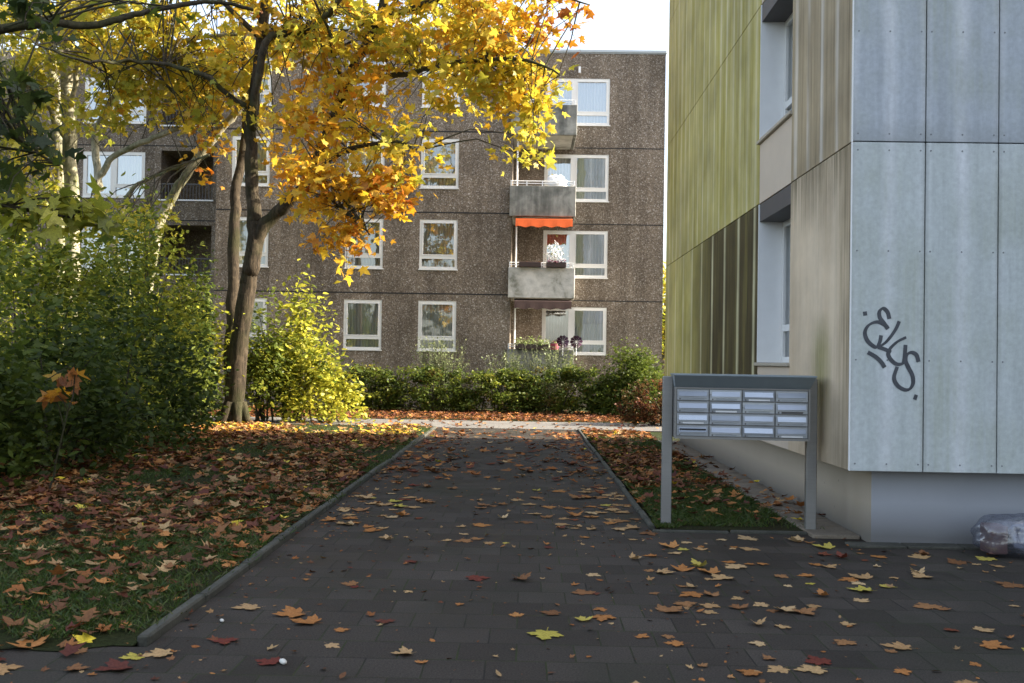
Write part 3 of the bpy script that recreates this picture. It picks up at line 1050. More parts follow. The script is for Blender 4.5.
# end boards
b = MB()
for i in range(len(XJ) - 1):
    for j in range(len(ZJ) - 1):
        b.bevbox(XJ[i] + G, XJ[i + 1] - G, YEND, YEND + 0.03, ZJ[j] + G, ZJ[j + 1] - G, 0.003)
b.build('end_cladding', M['front'], rb)
# side boards
b = MB()
for i in range(len(YJ) - 1):
    for j in range(len(ZJ) - 1):
        wincol = abs(YJ[i] - WY0) < 1e-6
        z0, z1 = ZJ[j], ZJ[j + 1]
        if wincol: continue
        if i == 3 and j == 0:
            b.build('side_cladding', M['side'], rb); b = MB()
        b.bevbox(XF, XF + 0.03, YJ[i] + (0.032 if i == 0 else G * 0.6), YJ[i + 1] - G * 0.6, z0 + G, z1 - G, 0.003)
b.build('side_cladding', M['side'], rb)
b = MB()
spans = []
sills = [1.63, 4.37, 6.95, 9.5, 11.9]
for j in range(len(ZJ) - 1):
    b = MB()
    b.bevbox(XF + 0.004, XF + 0.03, WY0 + G, WY1 - G, ZJ[j] + G, sills[j] - 0.045, 0.003)
    b.build('window_spandrel', M['beige'], rb)
    if j < 4: spans.append((sills[j], ZJ[j + 1]))
# corner trim
b = MB(); b.bevbox(XF - 0.004, XF + 0.0035, YF + 0.001, YF + 0.031, ZJ[0] + G, 12.9, 0.002)
b.build('corner_trim', M['white_paint'], rb)
# backing structure (dark behind the joints), with openings for the windows
b = MB()
xb = XF + 0.034
zs = [0.685] + [v for s_ in spans for v in s_] + [12.88]
for i in range(0, len(zs), 2):
    b.quad((xb, YF + 0.034, zs[i]), (xb, YF + 0.034, zs[i + 1]), (xb, YEND - 0.01, zs[i + 1]), (xb, YEND - 0.01, zs[i]))
for lo, hi in spans:
    b.quad((xb, YF + 0.034, lo), (xb, YF + 0.034, hi), (xb, WY0, hi), (xb, WY0, lo))
    b.quad((xb, WY1, lo), (xb, WY1, hi), (xb, YEND - 0.01, hi), (xb, YEND - 0.01, lo))
b.quad((xb, YF + 0.034, 0.685), (XJ[-1], YF + 0.034, 0.685), (XJ[-1], YF + 0.034, 12.88), (xb, YF + 0.034, 12.88))
b.quad((xb, YEND - 0.01, 0.685), (xb, YEND - 0.01, 12.88), (XJ[-1], YEND - 0.01, 12.88), (XJ[-1], YEND - 0.01, 0.685))
b.quad((XJ[-1], YF + 0.034, 0.685), (XJ[-1], YEND - 0.01, 0.685), (XJ[-1], YEND - 0.01, 12.88), (XJ[-1], YF + 0.034, 12.88))
b.quad((xb, YF + 0.034, 0.69), (xb, YEND - 0.01, 0.69), (XJ[-1], YEND - 0.01, 0.69), (XJ[-1], YF + 0.034, 0.69))
b.build('backing_wall', M['dark_gap'], rb)
b = MB(); b.bevbox(XF - 0.03, XJ[-1], YF - 0.03, YEND + 0.03, 12.905, 13.05, 0.01)
b.build('roof', M['grey_metal'], rb)
# plinth
b = MB()
b.box(XF + 0.29, XJ[-1] - 0.3, YF + 0.28, YF + 0.5, -0.05, 0.685)
b.build('front_plinth', M['plinth_white'], rb)
b = MB()
px_ = XF + 0.288
BW0, BW1 = 10.75, 11.2
b.box(px_, px_ + 0.2, YF + 0.283, BW0, -0.05, 0.684)
b.box(px_, px_ + 0.2, BW1, YEND - 0.25, -0.05, 0.684)
b.box(px_, px_ + 0.2, BW0, BW1, -0.05, 0.24)
b.build('side_plinth', M['plinth_beige'], rb)
b = MB()
b.box(px_ + 0.10, px_ + 0.19, BW0, BW1, 0.24, 0.684)
for k in range(7):
    b.box(px_ + 0.03, px_ + 0.05, BW0 + 0.03 + k * 0.06, BW0 + 0.045 + k * 0.06, 0.25, 0.68)
b.build('basement_grille', M['dark_soffit'], rb)
# windows in the side wall
for wi, (lo, hi) in enumerate(spans):
    rec = XF + 0.32
    b = MB()
    zt, zl, ya, yc = hi - 0.222, lo + 0.002, WY0 + 0.02, WY1 - 0.02
    def rg(a, c, p, q, t, x0, x1):
        b.box(x0, x1, a, c, p, p + t); b.box(x0, x1, a, c, q - t, q)
        b.box(x0, x1, a, a + t, p + t, q - t); b.box(x0, x1, c - t, c, p + t, q - t)
    rg(ya, yc, zl, zt, 0.07, rec - 0.03, rec + 0.05)
    b.box(rec - 0.03, rec + 0.05, ya + 0.07, yc - 0.07, zl + 0.38, zl + 0.46)
    b.box(rec - 0.028, rec + 0.05, (ya + yc) / 2 - 0.05, (ya + yc) / 2 + 0.05, zl + 0.07, zt - 0.07)
    w = b.build('window', M['white_frame'], rb)
    b = MB(); b.box(XF - 0.004, rec + 0.1, WY1 - 0.018, WY1 - 0.001, lo + 0.002, hi - 0.004)
    b.build('reveal', M['white_paint'], w)
    b = MB(); b.box(XF + 0.036, rec + 0.1, WY0 + 0.001, WY0 + 0.018, lo + 0.002, hi - 0.004)
    b.build('reveal', M['white_paint'], w)
    b = MB(); b.bevbox(XF - 0.035, rec - 0.03, WY0 - 0.03, WY1 + 0.02, lo - 0.042, lo - 0.002, 0.005)
    b.build('sill', M['sill_stone'], w)
    b = MB(); b.box(XF + 0.01, rec + 0.1, WY0 + 0.02, WY1 - 0.02, hi - 0.22, hi - 0.006)
    b.build('shutter_box', M['dark_soffit'], w)
    b = MB()
    b.quad((rec, ya + 0.06, zl + 0.06), (rec, ya + 0.06, zt - 0.06), (rec, yc - 0.06, zt - 0.06), (rec, yc - 0.06, zl + 0.06))
    b.build('pane', M['glass'], w)

# graffiti tag brushed on the front boards
strokes = [
    [(235, 113), (238, 135)],
    [(364, 152), (354, 116), (331, 97), (312, 114), (314, 145), (333, 171), (357, 205)],
    [(357, 205), (340, 184), (300, 168), (257, 184), (236, 220), (245, 260), (270, 288), (296, 300), (313, 275), (321, 238)],
    [(416, 164), (395, 210), (350, 270), (303, 304)],
    [(303, 300), (338, 311), (372, 328)],
    [(452, 248), (401, 275), (360, 320), (364, 355), (394, 386), (425, 389), (441, 370), (449, 288)],
    [(517, 378), (506, 342), (481, 328), (456, 340), (449, 372), (464, 408), (484, 448), (488, 490), (470, 520), (440, 523), (405, 500), (388, 460), (405, 403)],
    [(250, 327), (290, 350), (320, 378), (339, 407)],
    [(505, 550), (496, 576)],
]


def smooth_line(pts, n=6):
    out = []
    P = [Vector((x, y)) for x, y in pts]
    P = [P[0] * 2 - P[1]] + P + [P[-1] * 2 - P[-2]]
    for i in range(1, len(P) - 2):
        for k in range(n):
            t = k / n
            out.append(0.5 * ((2 * P[i]) + (P[i + 1] - P[i - 1]) * t + (2 * P[i - 1] - 5 * P[i] + 4 * P[i + 1] - P[i + 2]) * t * t + (3 * P[i] - P[i - 1] - 3 * P[i + 1] + P[i + 2]) * t ** 3))
    out.append(P[-2])
    return out


b = MB()
for si, s_ in enumerate(strokes):
    L = smooth_line(s_, 6)
    W = []
    for p in L:
        q = at(820 + p.x / 5.254, 290 + p.y / 5.254, YF)
        W.append(Vector((q.x, q.z)))
    for i in range(len(W) - 1):
        for q, yy in ((0, 0),):
            t0 = (W[min(i + 1, len(W) - 1)] - W[max(i - 1, 0)]).normalized(); t1 = (W[min(i + 2, len(W) - 1)] - W[i]).normalized()
            # broad-nib pen: thicker where the stroke runs across the nib
            def hw(t): return 0.0105 + 0.0085 * abs(t.x * 0.55 - t.y * 0.83)
            n0, n1 = Vector((-t0.y, t0.x)) * hw(t0), Vector((-t1.y, t1.x)) * hw(t1)
            y = YF - 0.0012 - 0.0004 * si
            A, B_, C_, D_ = W[i] - n0, W[i + 1] - n1, W[i + 1] + n1, W[i] + n0
            b.quad((A.x, y, A.y), (B_.x, y, B_.y), (C_.x, y, C_.y), (D_.x, y, D_.y))
b.build('graffiti', M['ink'], rb)

# block added out of view on the right, sized to shade the forecourt
nb = thing('unseen_shade_block', 'unseen grey block added right of the forecourt to shade it', 'apartment block', (26, -8, 0))
b = MB(); b.box(20.0, 32, -26, 11.0, 0, 18.0); b.build('wall', M['plinth_beige'], nb)
b = MB(); b.box(19.9, 32.1, -26.1, 11.1, 18.003, 18.2); b.build('roof', M['grey_metal'], nb)
for fl in range(6):
    for k in range(8):
        y = -20 + k * 3.3
        b = MB(); b.box(19.94, 19.996, y, y + 1.5, 1.2 + fl * 2.9, 2.7 + fl * 2.9)
        w = b.build('window', M['white_frame'], nb)
        b = MB(); b.box(19.92, 19.938, y + 0.08, y + 1.42, 1.28 + fl * 2.9, 2.62 + fl * 2.9)
        b.build('pane', M['dark_soffit'], w)

# ------------------------------------------------------------------ letterbox stand
lb = thing('letterbox_stand', 'grey metal letterbox unit of sixteen boxes on two posts', 'letterboxes', (2.075, 9.70, 0), rz=R(-4.0))
HW = 0.635                      # half width of the cabinet
for s in (-1, 1):
    b = MB()
    x0 = -HW - 0.125 if s < 0 else HW + 0.004
    b.bevbox(x0 + (0.022 if s < 0 else 0.0), x0 + (0.121 if s < 0 else 0.099), -0.035, 0.045, -0.05, 1.475, 0.006)
    b.build('post', M['steel_post'], lb, local=True)
    b = MB()
    b.box(x0 + (0.121 if s < 0 else -0.02), x0 + (0.14 if s < 0 else -0.0005), -0.02, 0.03, 1.0, 1.06)
    b.box(x0 + (0.121 if s < 0 else -0.02), x0 + (0.14 if s < 0 else -0.0005), -0.02, 0.03, 1.40, 1.45)
CZ0, CZ1 = 0.885, 1.375
b = MB()
yf = -0.20
b.bevbox(-HW, HW, yf + 0.012, 0.11, CZ0, CZ1, 0.004)
# raised outer frame
b.box(-HW, HW, yf - 0.004, yf + 0.011, CZ0, CZ0 + 0.02); b.box(-HW, HW, yf - 0.004, yf + 0.011, CZ1 - 0.012, CZ1)
b.box(-HW, -HW + 0.016, yf - 0.004, yf + 0.011, CZ0 + 0.02, CZ1 - 0.012); b.box(HW - 0.016, HW, yf - 0.004, yf + 0.011, CZ0 + 0.02, CZ1 - 0.012)
b.build('cabinet', M['steel_post'], lb, local=True)
# hood: thin roof sheet that projects forward, with a sloping underside and end cheeks
b = MB()
zt, yo = 1.49, yf - 0.12
b.box(-HW - 0.02, HW + 0.035, yo, 0.13, zt, zt + 0.014)
b.quad((-HW - 0.015, yo + 0.002, zt - 0.001), (HW + 0.03, yo + 0.002, zt - 0.001), (HW - 0.004, yf + 0.008, CZ1 + 0.002), (-HW + 0.004, yf + 0.008, CZ1 + 0.002))
b.quad((-HW - 0.014, 0.12, zt - 0.001), (-HW - 0.014, yo + 0.002, zt - 0.001), (-HW + 0.004, yf + 0.008, CZ1 + 0.002), (-HW + 0.003, 0.11, CZ1 + 0.002))
b.quad((HW + 0.029, 0.12, zt - 0.001), (HW - 0.003, 0.11, CZ1 + 0.002), (HW - 0.004, yf + 0.008, CZ1 + 0.002), (HW + 0.029, yo + 0.002, zt - 0.001))
b.quad((-HW - 0.014, 0.12, zt - 0.001), (-HW + 0.003, 0.11, CZ1 + 0.002), (HW - 0.003, 0.11, CZ1 + 0.002), (HW + 0.029, 0.12, zt - 0.001))
b.build('hood', M['hood'], lb, local=True)
bw, bh = (2 * HW - 0.036) / 4, (CZ1 - CZ0 - 0.036) / 4
plate_m = simple('name_plate', (0.30, 0.32, 0.34), 0.3, var=0.03)
STEELS = [M['steel'], m_brushed('scuffed_steel', (0.27, 0.29, 0.32), 0.42), m_brushed('bright_steel', (0.43, 0.46, 0.50), 0.33)]
paper_m = simple('paper', (0.7, 0.7, 0.7), 0.8)
for r in range(4):
    for c in range(4):
        x0 = -HW + 0.018 + c * bw; z0 = CZ0 + 0.021 + r * bh
        b = MB()
        tilt = random.uniform(-0.0025, 0.0025)
        b.bevbox(x0 + 0.005, x0 + bw - 0.005, yf - 0.006 + tilt, yf + 0.0115, z0 + 0.005, z0 + bh - 0.004, 0.003)
        # pressed lips round the flap
        b.box(x0 + 0.02, x0 + bw - 0.02, yf - 0.016, yf - 0.0065 + tilt, z0 + 0.030, z0 + 0.034)
        sv = STEELS[(r * 3 + c * 2 + (r * c) % 3) % 3]
        door = b.build('letterbox_door', sv, lb, local=True)
        b = MB()
        a, e = yf - 0.0085 + tilt, yf - 0.024
        fz0, fz1 = z0 + 0.045, z0 + bh - 0.022
        b.quad((x0 + 0.022, e, fz0), (x0 + bw - 0.022, e, fz0), (x0 + bw - 0.022, a, fz1), (x0 + 0.022, a, fz1))
        b.quad((x0 + 0.022, a, fz0), (x0 + bw - 0.022, a, fz0), (x0 + bw - 0.022, e, fz0), (x0 + 0.022, e, fz0))
        b.quad((x0 + 0.022, a, fz0), (x0 + 0.022, e, fz0), (x0 + 0.022, a, fz1), (x0 + 0.022, a, fz0))
        b.build('mail_flap', STEELS[(r + c * 2 + 1) % 3], door, local=True)
        b = MB()
        b.box(x0 + 0.06, x0 + bw - 0.05, yf - 0.0095, yf - 0.0066 + tilt, z0 + 0.010, z0 + 0.027)
        b.build('name_plate', M['dark_soffit'] if (r == 2 and c == 3) else (paper_m if (r * 5 + c * 3) % 4 == 1 else plate_m), door, local=True)
        b = MB()
        b.tube([(x0 + 0.032, yf - 0.0062 + tilt, z0 + 0.018), (x0 + 0.032, yf - 0.012, z0 + 0.018)], 0.007, 8)
        b.build('lock', M['dark_soffit'], door, local=True)
        if r == 0 and c == 0:
            b = MB(); b.box(x0 + 0.03, x0 + bw - 0.03, yf - 0.026, yf - 0.0225, fz1 - 0.026, fz1 - 0.014)
            b.build('open_slot', M['dark_gap'], door, local=True)

# ------------------------------------------------------------------ rubbish bag by the plinth
def m_plastic():
    m, nt, bs = mat('clear_plastic_film')
    out = nt.nodes['Material Output']; nt.nodes.remove(bs)
    tr = N(nt, 'ShaderNodeBsdfTransparent'); tr.inputs[0].default_value = (0.82, 0.84, 0.88, 1)
    df = N(nt, 'ShaderNodeBsdfDiffuse'); df.inputs[0].default_value = (0.24, 0.25, 0.30, 1)
    gl = N(nt, 'ShaderNodeBsdfGlossy', i_Roughness=0.22)
    h = noise(nt, pos(nt, (1, 1, 0.5)), 8, 3, 0.5, 1.6)
    bp = N(nt, 'ShaderNodeBump', i_Strength=0.5, i_Distance=0.03); nt.links.new(h, bp.inputs['Height'])
    nt.links.new(bp.outputs[0], gl.inputs['Normal']); nt.links.new(bp.outputs[0], df.inputs['Normal'])
    a = N(nt, 'ShaderNodeMixShader')
    nt.links.new(ramp(nt, h, [(0.35, 0.08), (0.65, 0.34)]), a.inputs[0]); nt.links.new(tr.outputs[0], a.inputs[1]); nt.links.new(df.outputs[0], a.inputs[2])
    c = N(nt, 'ShaderNodeMixShader'); c.inputs[0].default_value = 0.14
    nt.links.new(a.outputs[0], c.inputs[1]); nt.links.new(gl.outputs[0], c.inputs[2])
    nt.links.new(c.outputs[0], out.inputs[0])
    return m


def lumpy(cx, cy, cz, rx, ry, rz, amp, seed, n=28, flat=0.0, sq=3.2):
    """Superellipsoid with crumpled surface."""
    r = np.random.default_rng(seed)
    ph = r.uniform(0, 6.28, (9, 3)); fr = r.uniform(2, 11, (9, 3))
    v, f = [], []
    m2 = n // 2
    for i in range(m2 + 1):
        th = math.pi * i / m2
        for k in range(n):
            a = 2 * math.pi * k / n
            d = Vector((math.sin(th) * math.cos(a), math.sin(th) * math.sin(a), math.cos(th)))
            s = (abs(d.x) ** sq + abs(d.y) ** sq + abs(d.z) ** sq) ** (-1 / sq)
            w = sum(math.sin(fr[q][0] * d.x + ph[q][0]) * math.sin(fr[q][1] * d.y + ph[q][1]) * math.sin(fr[q][2] * d.z + ph[q][2]) for q in range(9)) * amp
            p = d * (s + w)
            v.append((cx + p.x * rx, cy + p.y * ry, max(cz - rz * 0.98, cz + p.z * rz)))
    for i in range(m2):
        for k in range(n):
            a, b_ = i * n + k, i * n + (k + 1) % n
            f.append((a, a + n, b_ + n, b_))
    bb = MB(); bb.v, bb.f, bb.mi = v, f, [0] * len(f)
    return bb

bag = thing('rubbish_bag', 'clear plastic rubbish bag with packaging lying against the white plinth', 'bag', (4.30, 8.58, 0))
lumpy(4.33, 8.60, 0.175, 0.46, 0.22, 0.185, 0.022, 5, 64, sq=3.0).build('bag_film', m_plastic(), bag, smooth=True)
lumpy(4.42, 8.62, 0.16, 0.24, 0.14, 0.12, 0.05, 8, 30).build('crumpled_wrapping', simple('grey_blue_wrapping', (0.26, 0.28, 0.36), 0.5, var=0.3), bag)
b = MB(); b.bevbox(3.95, 4.10, 8.50, 8.70, 0.03, 0.27, 0.01)
b.build('cardboard_box', simple('reddish_cardboard', (0.16, 0.08, 0.07), 0.8, var=0.3), bag)
b = MB(); b.bevbox(4.3, 4.5, 8.5, 8.6, 0.27, 0.31, 0.012)
b.build('white_tray', M['white_paint'], bag)

# ------------------------------------------------------------------ things on the balconies
def planter(name, label, cat, x0, x1, y, z, mats, flower, n, h, group=None, box=True, seed=1):
    t = thing(name, label, cat, ((x0 + x1) / 2, y, z), group)
    if box:
        b = MB(); b.bevbox(x0, x1, y - 0.1, y + 0.1, z, z + 0.17, 0.012); b.build('box', mats, t)
    rng = np.random.default_rng(seed)
    P = np.stack([rng.uniform(x0, x1, n), y + rng.normal(0, 0.08, n), z + 0.15 + np.abs(rng.normal(0, h, n))], 1)
    leaf_mesh('plants', P, rng.uniform(0.05, 0.10, n), pick(rng, flower, n), T_OVAL, material=M['shrub'], parent=t, seed=seed)
    return t

PAL['feather'] = [(0.20, 0.23, 0.10), (0.27, 0.29, 0.15), (0.15, 0.19, 0.07)]
PAL['white'] = [(0.75, 0.75, 0.75), (0.68, 0.7, 0.74)]
PAL['plum'] = [(0.14, 0.05, 0.09), (0.20, 0.07, 0.10), (0.07, 0.05, 0.04)]
PAL['salad'] = [(0.20, 0.26, 0.07), (0.28, 0.32, 0.12), (0.40, 0.42, 0.25)]
z1 = SILL0 + STO - 0.98 + 1.08
yb = YBF + 0.14
planter('planter_box', 'dark planter box on the pale balcony, heather in bloom', 'planter', px2x(546, yb, 4.7), px2x(566, yb, 4.7), yb - 0.2, z1, M['planter'], {'plum': 1}, 130, 0.06, 'planter boxes on the pale balcony', seed=3)
planter('planter_box', 'dark planter box on the pale balcony, left empty beside the white post', 'planter', px2x(519, yb, 4.7), px2x(541, yb, 4.7), yb - 0.2, z1, M['planter'], {'brown': 1}, 14, 0.02, 'planter boxes on the pale balcony', seed=4)
t = thing('flower_bush', 'white flowering pot plant behind the railing of the pale balcony', 'pot plant', (px2x(556, 34, 5), 34.2, z1 - 0.95))
rng = np.random.default_rng(5)
cx = px2x(555, 34.2, 5)
P = np.stack([cx + rng.normal(0, 0.16, 260), 34.2 + rng.normal(0, 0.15, 260), z1 + 0.55 + rng.normal(0, 0.19, 260)], 1)
leaf_mesh('blossom', P, 0.09, pick(rng, {'white': 5, 'midgreen': 1}, 260), T_OVAL, material=M['shrub'], parent=t, seed=6)
b = MB(); b.tube([(cx, 34.2, z1 - 0.7), (cx, 34.2, z1 + 0.45)], [0.02, 0.012], 6); b.build('stem', M['bark_dark'], t)
b = MB(); b.tube([(cx, 34.2, z1 - 0.90), (cx, 34.2, z1 - 0.62)], [0.12, 0.16], 12); b.build('pot', M['planter'], t)
# folded white sunshade cloth on the second balcony
z2 = SILL0 + 2 * STO - 0.98 + 1.08
cxx = px2x(556, 34, 8)
t = thing('covered_chair', 'white cloth heaped over a chair behind the upper balcony railing', 'chair', (cxx, 34.1, z2 - 0.92))
lumpy(cxx, 34.1, z2 + 0.16, 0.36, 0.22, 0.34, 0.10, 12, 26, sq=2.4).build('white_cover', M['white_paint'], t, smooth=True)
b = MB()
for sx in (-0.2, 0.2):
    for sy in (-0.15, 0.15):
        b.tube([(cxx + sx, 34.1 + sy, z2 - 0.92), (cxx + sx, 34.1 + sy, z2 - 0.05)], 0.02, 6)
b.build('chair_frame', M['white_paint'], t)
# ground-floor balcony
z0_ = SILL0 - 0.98 + 1.08
planter('planter_box', 'planter box full of pale green plants on the ground-floor balcony', 'planter', px2x(515, yb, 2), px2x(549, yb, 2), yb - 0.2, z0_, M['planter'], {'salad': 1}, 420, 0.10, 'planter boxes on the ground-floor balcony', seed=9)
cx = px2x(554.5, yb, 2)
t = thing('flower_pot', 'pink flower pot on the ground-floor balcony beside the purple pinwheels', 'flower pot', (cx, yb - 0.08, z0_))
b = MB(); b.tube([(cx, yb - 0.1, z0_), (cx, yb - 0.1, z0_ + 0.2)], [0.11, 0.15], 14); b.build('pot', M['pink'], t)
rng = np.random.default_rng(15)
P = np.stack([cx + rng.normal(0, 0.07, 60), yb - 0.1 + rng.normal(0, 0.07, 60), z0_ + 0.2 + np.abs(rng.normal(0, 0.06, 60))], 1)
leaf_mesh('plants', P, 0.06, pick(rng, {'plum': 1, 'green': 1}, 60), T_OVAL, material=M['shrub'], parent=t, seed=16)
for px, lab in ((562.5, 'purple foil pinwheel above the pink pot on the ground-floor balcony'), (576, 'purple foil pinwheel at the outer corner of the ground-floor balcony')):
    cx = px2x(px, yb - 0.2, 2); cz = z0_ + 0.27
    t = thing('pinwheel', lab, 'pinwheel', (cx, yb - 0.3, z0_ - 0.2), 'purple pinwheels on the ground-floor balcony')
    b = MB()
    for k in range(10):
        a0 = k * 0.628
        p = [Vector((math.cos(a0 + d) * r_, yy, math.sin(a0 + d) * r_)) for d, r_, yy in ((0, 0.02, 0), (-0.25, 0.19, -0.03), (0.1, 0.22, 0.0), (0.35, 0.18, 0.03))]
        b.quad(*[(cx + q.x, yb - 0.32 + q.y, cz + q.z) for q in p])
        b.quad(*[(cx + q.x, yb - 0.325 + q.y, cz + q.z) for q in p])
    b.build('sails', M['purple'], t)
    b = MB(); b.tube([(cx, yb - 0.29, z0_ - 0.2), (cx, yb - 0.29, cz)], 0.012, 6); b.build('stick', M['white_paint'], t)


# ------------------------------------------------------------------ trees
def limb(bb, pts, r0, r1, n=10, wob=0.0, seed=0):
    """Tapered bent limb through world points."""
    r = random.Random(seed)
    P = [Vector(p) for p in pts]
    P = [P[0] * 2 - P[1]] + P + [P[-1] * 2 - P[-2]]
    out = []
    for i in range(1, len(P) - 2):
        for k in range(5):
            t = k / 5
            out.append(0.5 * ((2 * P[i]) + (P[i + 1] - P[i - 1]) * t + (2 * P[i - 1] - 5 * P[i] + 4 * P[i + 1] - P[i + 2]) * t * t + (3 * P[i] - P[i - 1] - 3 * P[i + 1] + P[i + 2]) * t ** 3))
    out.append(P[-2].copy())
    if wob:
        for q in out[1:-1]:
            q += Vector((r.gauss(0, wob), r.gauss(0, wob), r.gauss(0, wob)))
    m = len(out)
    rad = [(r0 + (r1 - r0) * (k / (m - 1)) ** 0.8) * r.uniform(0.94, 1.06) for k in range(m)]
    bb.tube(out, rad, n)
    return out


def px_limb(bb, px, r0, r1, n=10, wob=0.0, seed=0):
    return limb(bb, [at(*p) for p in px], r0, r1, n, wob, seed)


def crown(root, lobes, skel, mat_bark, seed, size=0.17, spray=0.42, tmpl=T_SMALL, twig=True, name='crown', droop=0.5, back=None, dens=1.0):
    """Lobes: (px, py, Y, rx_px, ry_px, rY, sprays, leaves, palette). Each spray is a twig with leaves along its outer half."""
    rng = np.random.default_rng(seed)
    S = np.array([tuple(p) for p in skel])
    Pts, Cols, Sz = [], [], []
    tw = MB()
    for (px, py, Y, rx, ry, rY, ns, nl, pal) in lobes:
        for _ in range(max(2, int(ns * dens))):
            d = rng.normal(0, 1, 3); d /= np.linalg.norm(d); d *= rng.uniform(0.15, 1.0) ** 0.45
            c = at(px + d[0] * rx, py + d[1] * ry, (Y + d[2] * rY) if not back else max(back, Y + 2.6 + d[2] * rY))
            ca = np.array(tuple(c))
            dist = np.linalg.norm(S - ca, axis=1)
            near = S[np.argsort(dist)[min(len(S) - 1, int(rng.integers(0, 11)))]]
            far_ = np.linalg.norm(near - ca)
            sag = np.array([rng.normal(0, 0.1), rng.normal(0, 0.1), 0.12 * far_])
            midp = (near + ca) / 2 + sag * min(1.0, far_)
            tip = ca + (ca - midp) / max(0.2, np.linalg.norm(ca - midp)) * spray * 0.7 + np.array([0, 0, -0.12])
            if twig:
                q = [near, near * 0.4 + midp * 0.6 + np.array([0, 0, 0.02]), midp, midp * 0.35 + ca * 0.65, ca, tip]
                r_ = 0.006 + 0.006 * min(3.0, far_)
                tw.tube([Vector(x) for x in q], [r_, r_ * 0.85, r_ * 0.7, r_ * 0.5, r_ * 0.35, 0.003], 4, cap=False)
            k = max(3, int(nl * rng.uniform(0.6, 1.4)))
            t = rng.uniform(-0.9, 1.0, k)
            ax = np.where(t[:, None] > 0, ca + (tip - ca) * t[:, None], ca + (midp - ca) * (-t[:, None]) * min(1.0, spray * 1.4 / max(0.2, np.linalg.norm(ca - midp))))
            Pts.append(ax + rng.normal(0, spray * 0.42, (k, 3)) * np.array([1, 1, 0.6]))
            # leaves of one spray share a tone
            main = pick(rng, pal, 1)[0]
            cc = pick(rng, pal, k) * 0.55 + main * 0.45
            Cols.append(cc)
            Sz.append(size * rng.uniform(0.45, 1.25, k))
    P = np.concatenate(Pts); C = np.clip(np.concatenate(Cols), 0, 0.85); Z = np.concatenate(Sz)
    o = leaf_mesh(name, P, Z, C, tmpl, normal_up=0.3, droop=droop, material=M['leaf'], parent=root, seed=seed)
    if twig:
        tw.build('twigs', mat_bark, root)
    return o


# --- main maple beside the path
maple = thing('maple_tree', 'large maple in gold and orange leaf with a forked trunk beside the lawn', 'tree', tuple(at(234, 425, 23.4)))
b = MB(); skel = []
def add(*a, **k):
    p = px_limb(b, *a, **k); skel.extend([q for q in p[4:]]); return p
tr = px_limb(b, [(233, 432, 23.4), (234, 405, 23.4), (239, 345, 23.4), (248, 285, 23.4), (255, 240, 23.4), (257, 222, 23.4)], 0.255, 0.165, 14, 0.006, 1)
# root flare
for k in range(6):
    a = k * 1.05
    base = at(234, 424, 23.4); base.z = 0
    b.tube([base + Vector((math.cos(a) * 0.52, math.sin(a) * 0.52, -0.06)), base + Vector((math.cos(a) * 0.3, math.sin(a) * 0.3, 0.10)), base + Vector((math.cos(a) * 0.14 + .02, math.sin(a) * 0.14, 0.5))], [0.05, 0.10, 0.13], 8)
px_limb(b, [(249, 275, 23.4), (256, 235, 23.4), (252, 180, 23.4), (252, 120, 23.3), (262, 40, 23.2), (268, -40, 23.2)], 0.19, 0.11, 12, 0.02, 2)
px_limb(b, [(247, 285, 23.4), (258, 236, 23.4), (282, 208, 23.3), (308, 183, 23.1), (322, 150, 23.0), (345, 88, 22.9), (366, 45, 22.8), (385, 0, 22.7), (402, -60, 22.6)], 0.19, 0.085, 12, 0.02, 3)
px_limb(b, [(231, 432, 24.2), (231, 340, 24.3), (234, 250, 24.4), (237, 185, 24.6), (246, 120, 25), (242, 20, 25.5)], 0.18, 0.09, 12, 0.02, 4)
b.build('trunk', M['bark'], maple, smooth=True)
b = MB()
add([(252, 130, 23.3), (266, 42, 22.6), (298, 33, 23.0), (323, 19, 22.0), (337, 3, 21.4), (380, -35, 21.0)], 0.10, 0.05, 9, 0.02, 5)
add([(318, 165, 22.6), (350, 150, 22.5), (390, 142, 21.0), (420, 150, 21.0)], 0.08, 0.025, 7, 0.02, 6)
add([(350, 80, 23.3), (400, 75, 22.5), (460, 62, 21.8), (520, 60, 21.2), (560, 75, 21.0)], 0.09, 0.02, 7, 0.03, 7)
add([(376, 20, 22.8), (440, 0, 22.0), (520, -10, 21.0), (590, 5, 21.0)], 0.08, 0.015, 7, 0.03, 8)
add([(300, 190, 22.9), (330, 200, 22.0), (350, 215, 21.0), (370, 235, 21.0)], 0.06, 0.015, 7, 0.02, 9)
add([(253, 110, 23.3), (200, 75, 22.6), (150, 62, 23.0), (90, 60, 22.0), (45, 48, 22.0), (5, 25, 22.0)], 0.07, 0.012, 7, 0.03, 10)
add([(262, 40, 23.2), (210, -10, 22.6), (160, -40, 23.0)], 0.07, 0.03, 7, 0.03, 11)
add([(345, 90, 23.4), (330, 40, 22.0), (300, -30, 21.0)], 0.06, 0.02, 7, 0.03, 12)
add([(366, 45, 23.0), (430, -40, 22.5), (500, -80, 22.0)], 0.06, 0.02, 7, 0.03, 13)
b.build('branch', M['bark_dark'], maple, smooth=True)
YG = {'yellow': 5, 'gold': 1.2, 'limeyellow': 3}
OR = {'orange': 2, 'gold': 5, 'yellow': 3, 'rust': 0.3}
MX = {'yellow': 3, 'gold': 2, 'limeyellow': 3, 'lime': 1, 'orange': 0.8, 'rust': 0.25}
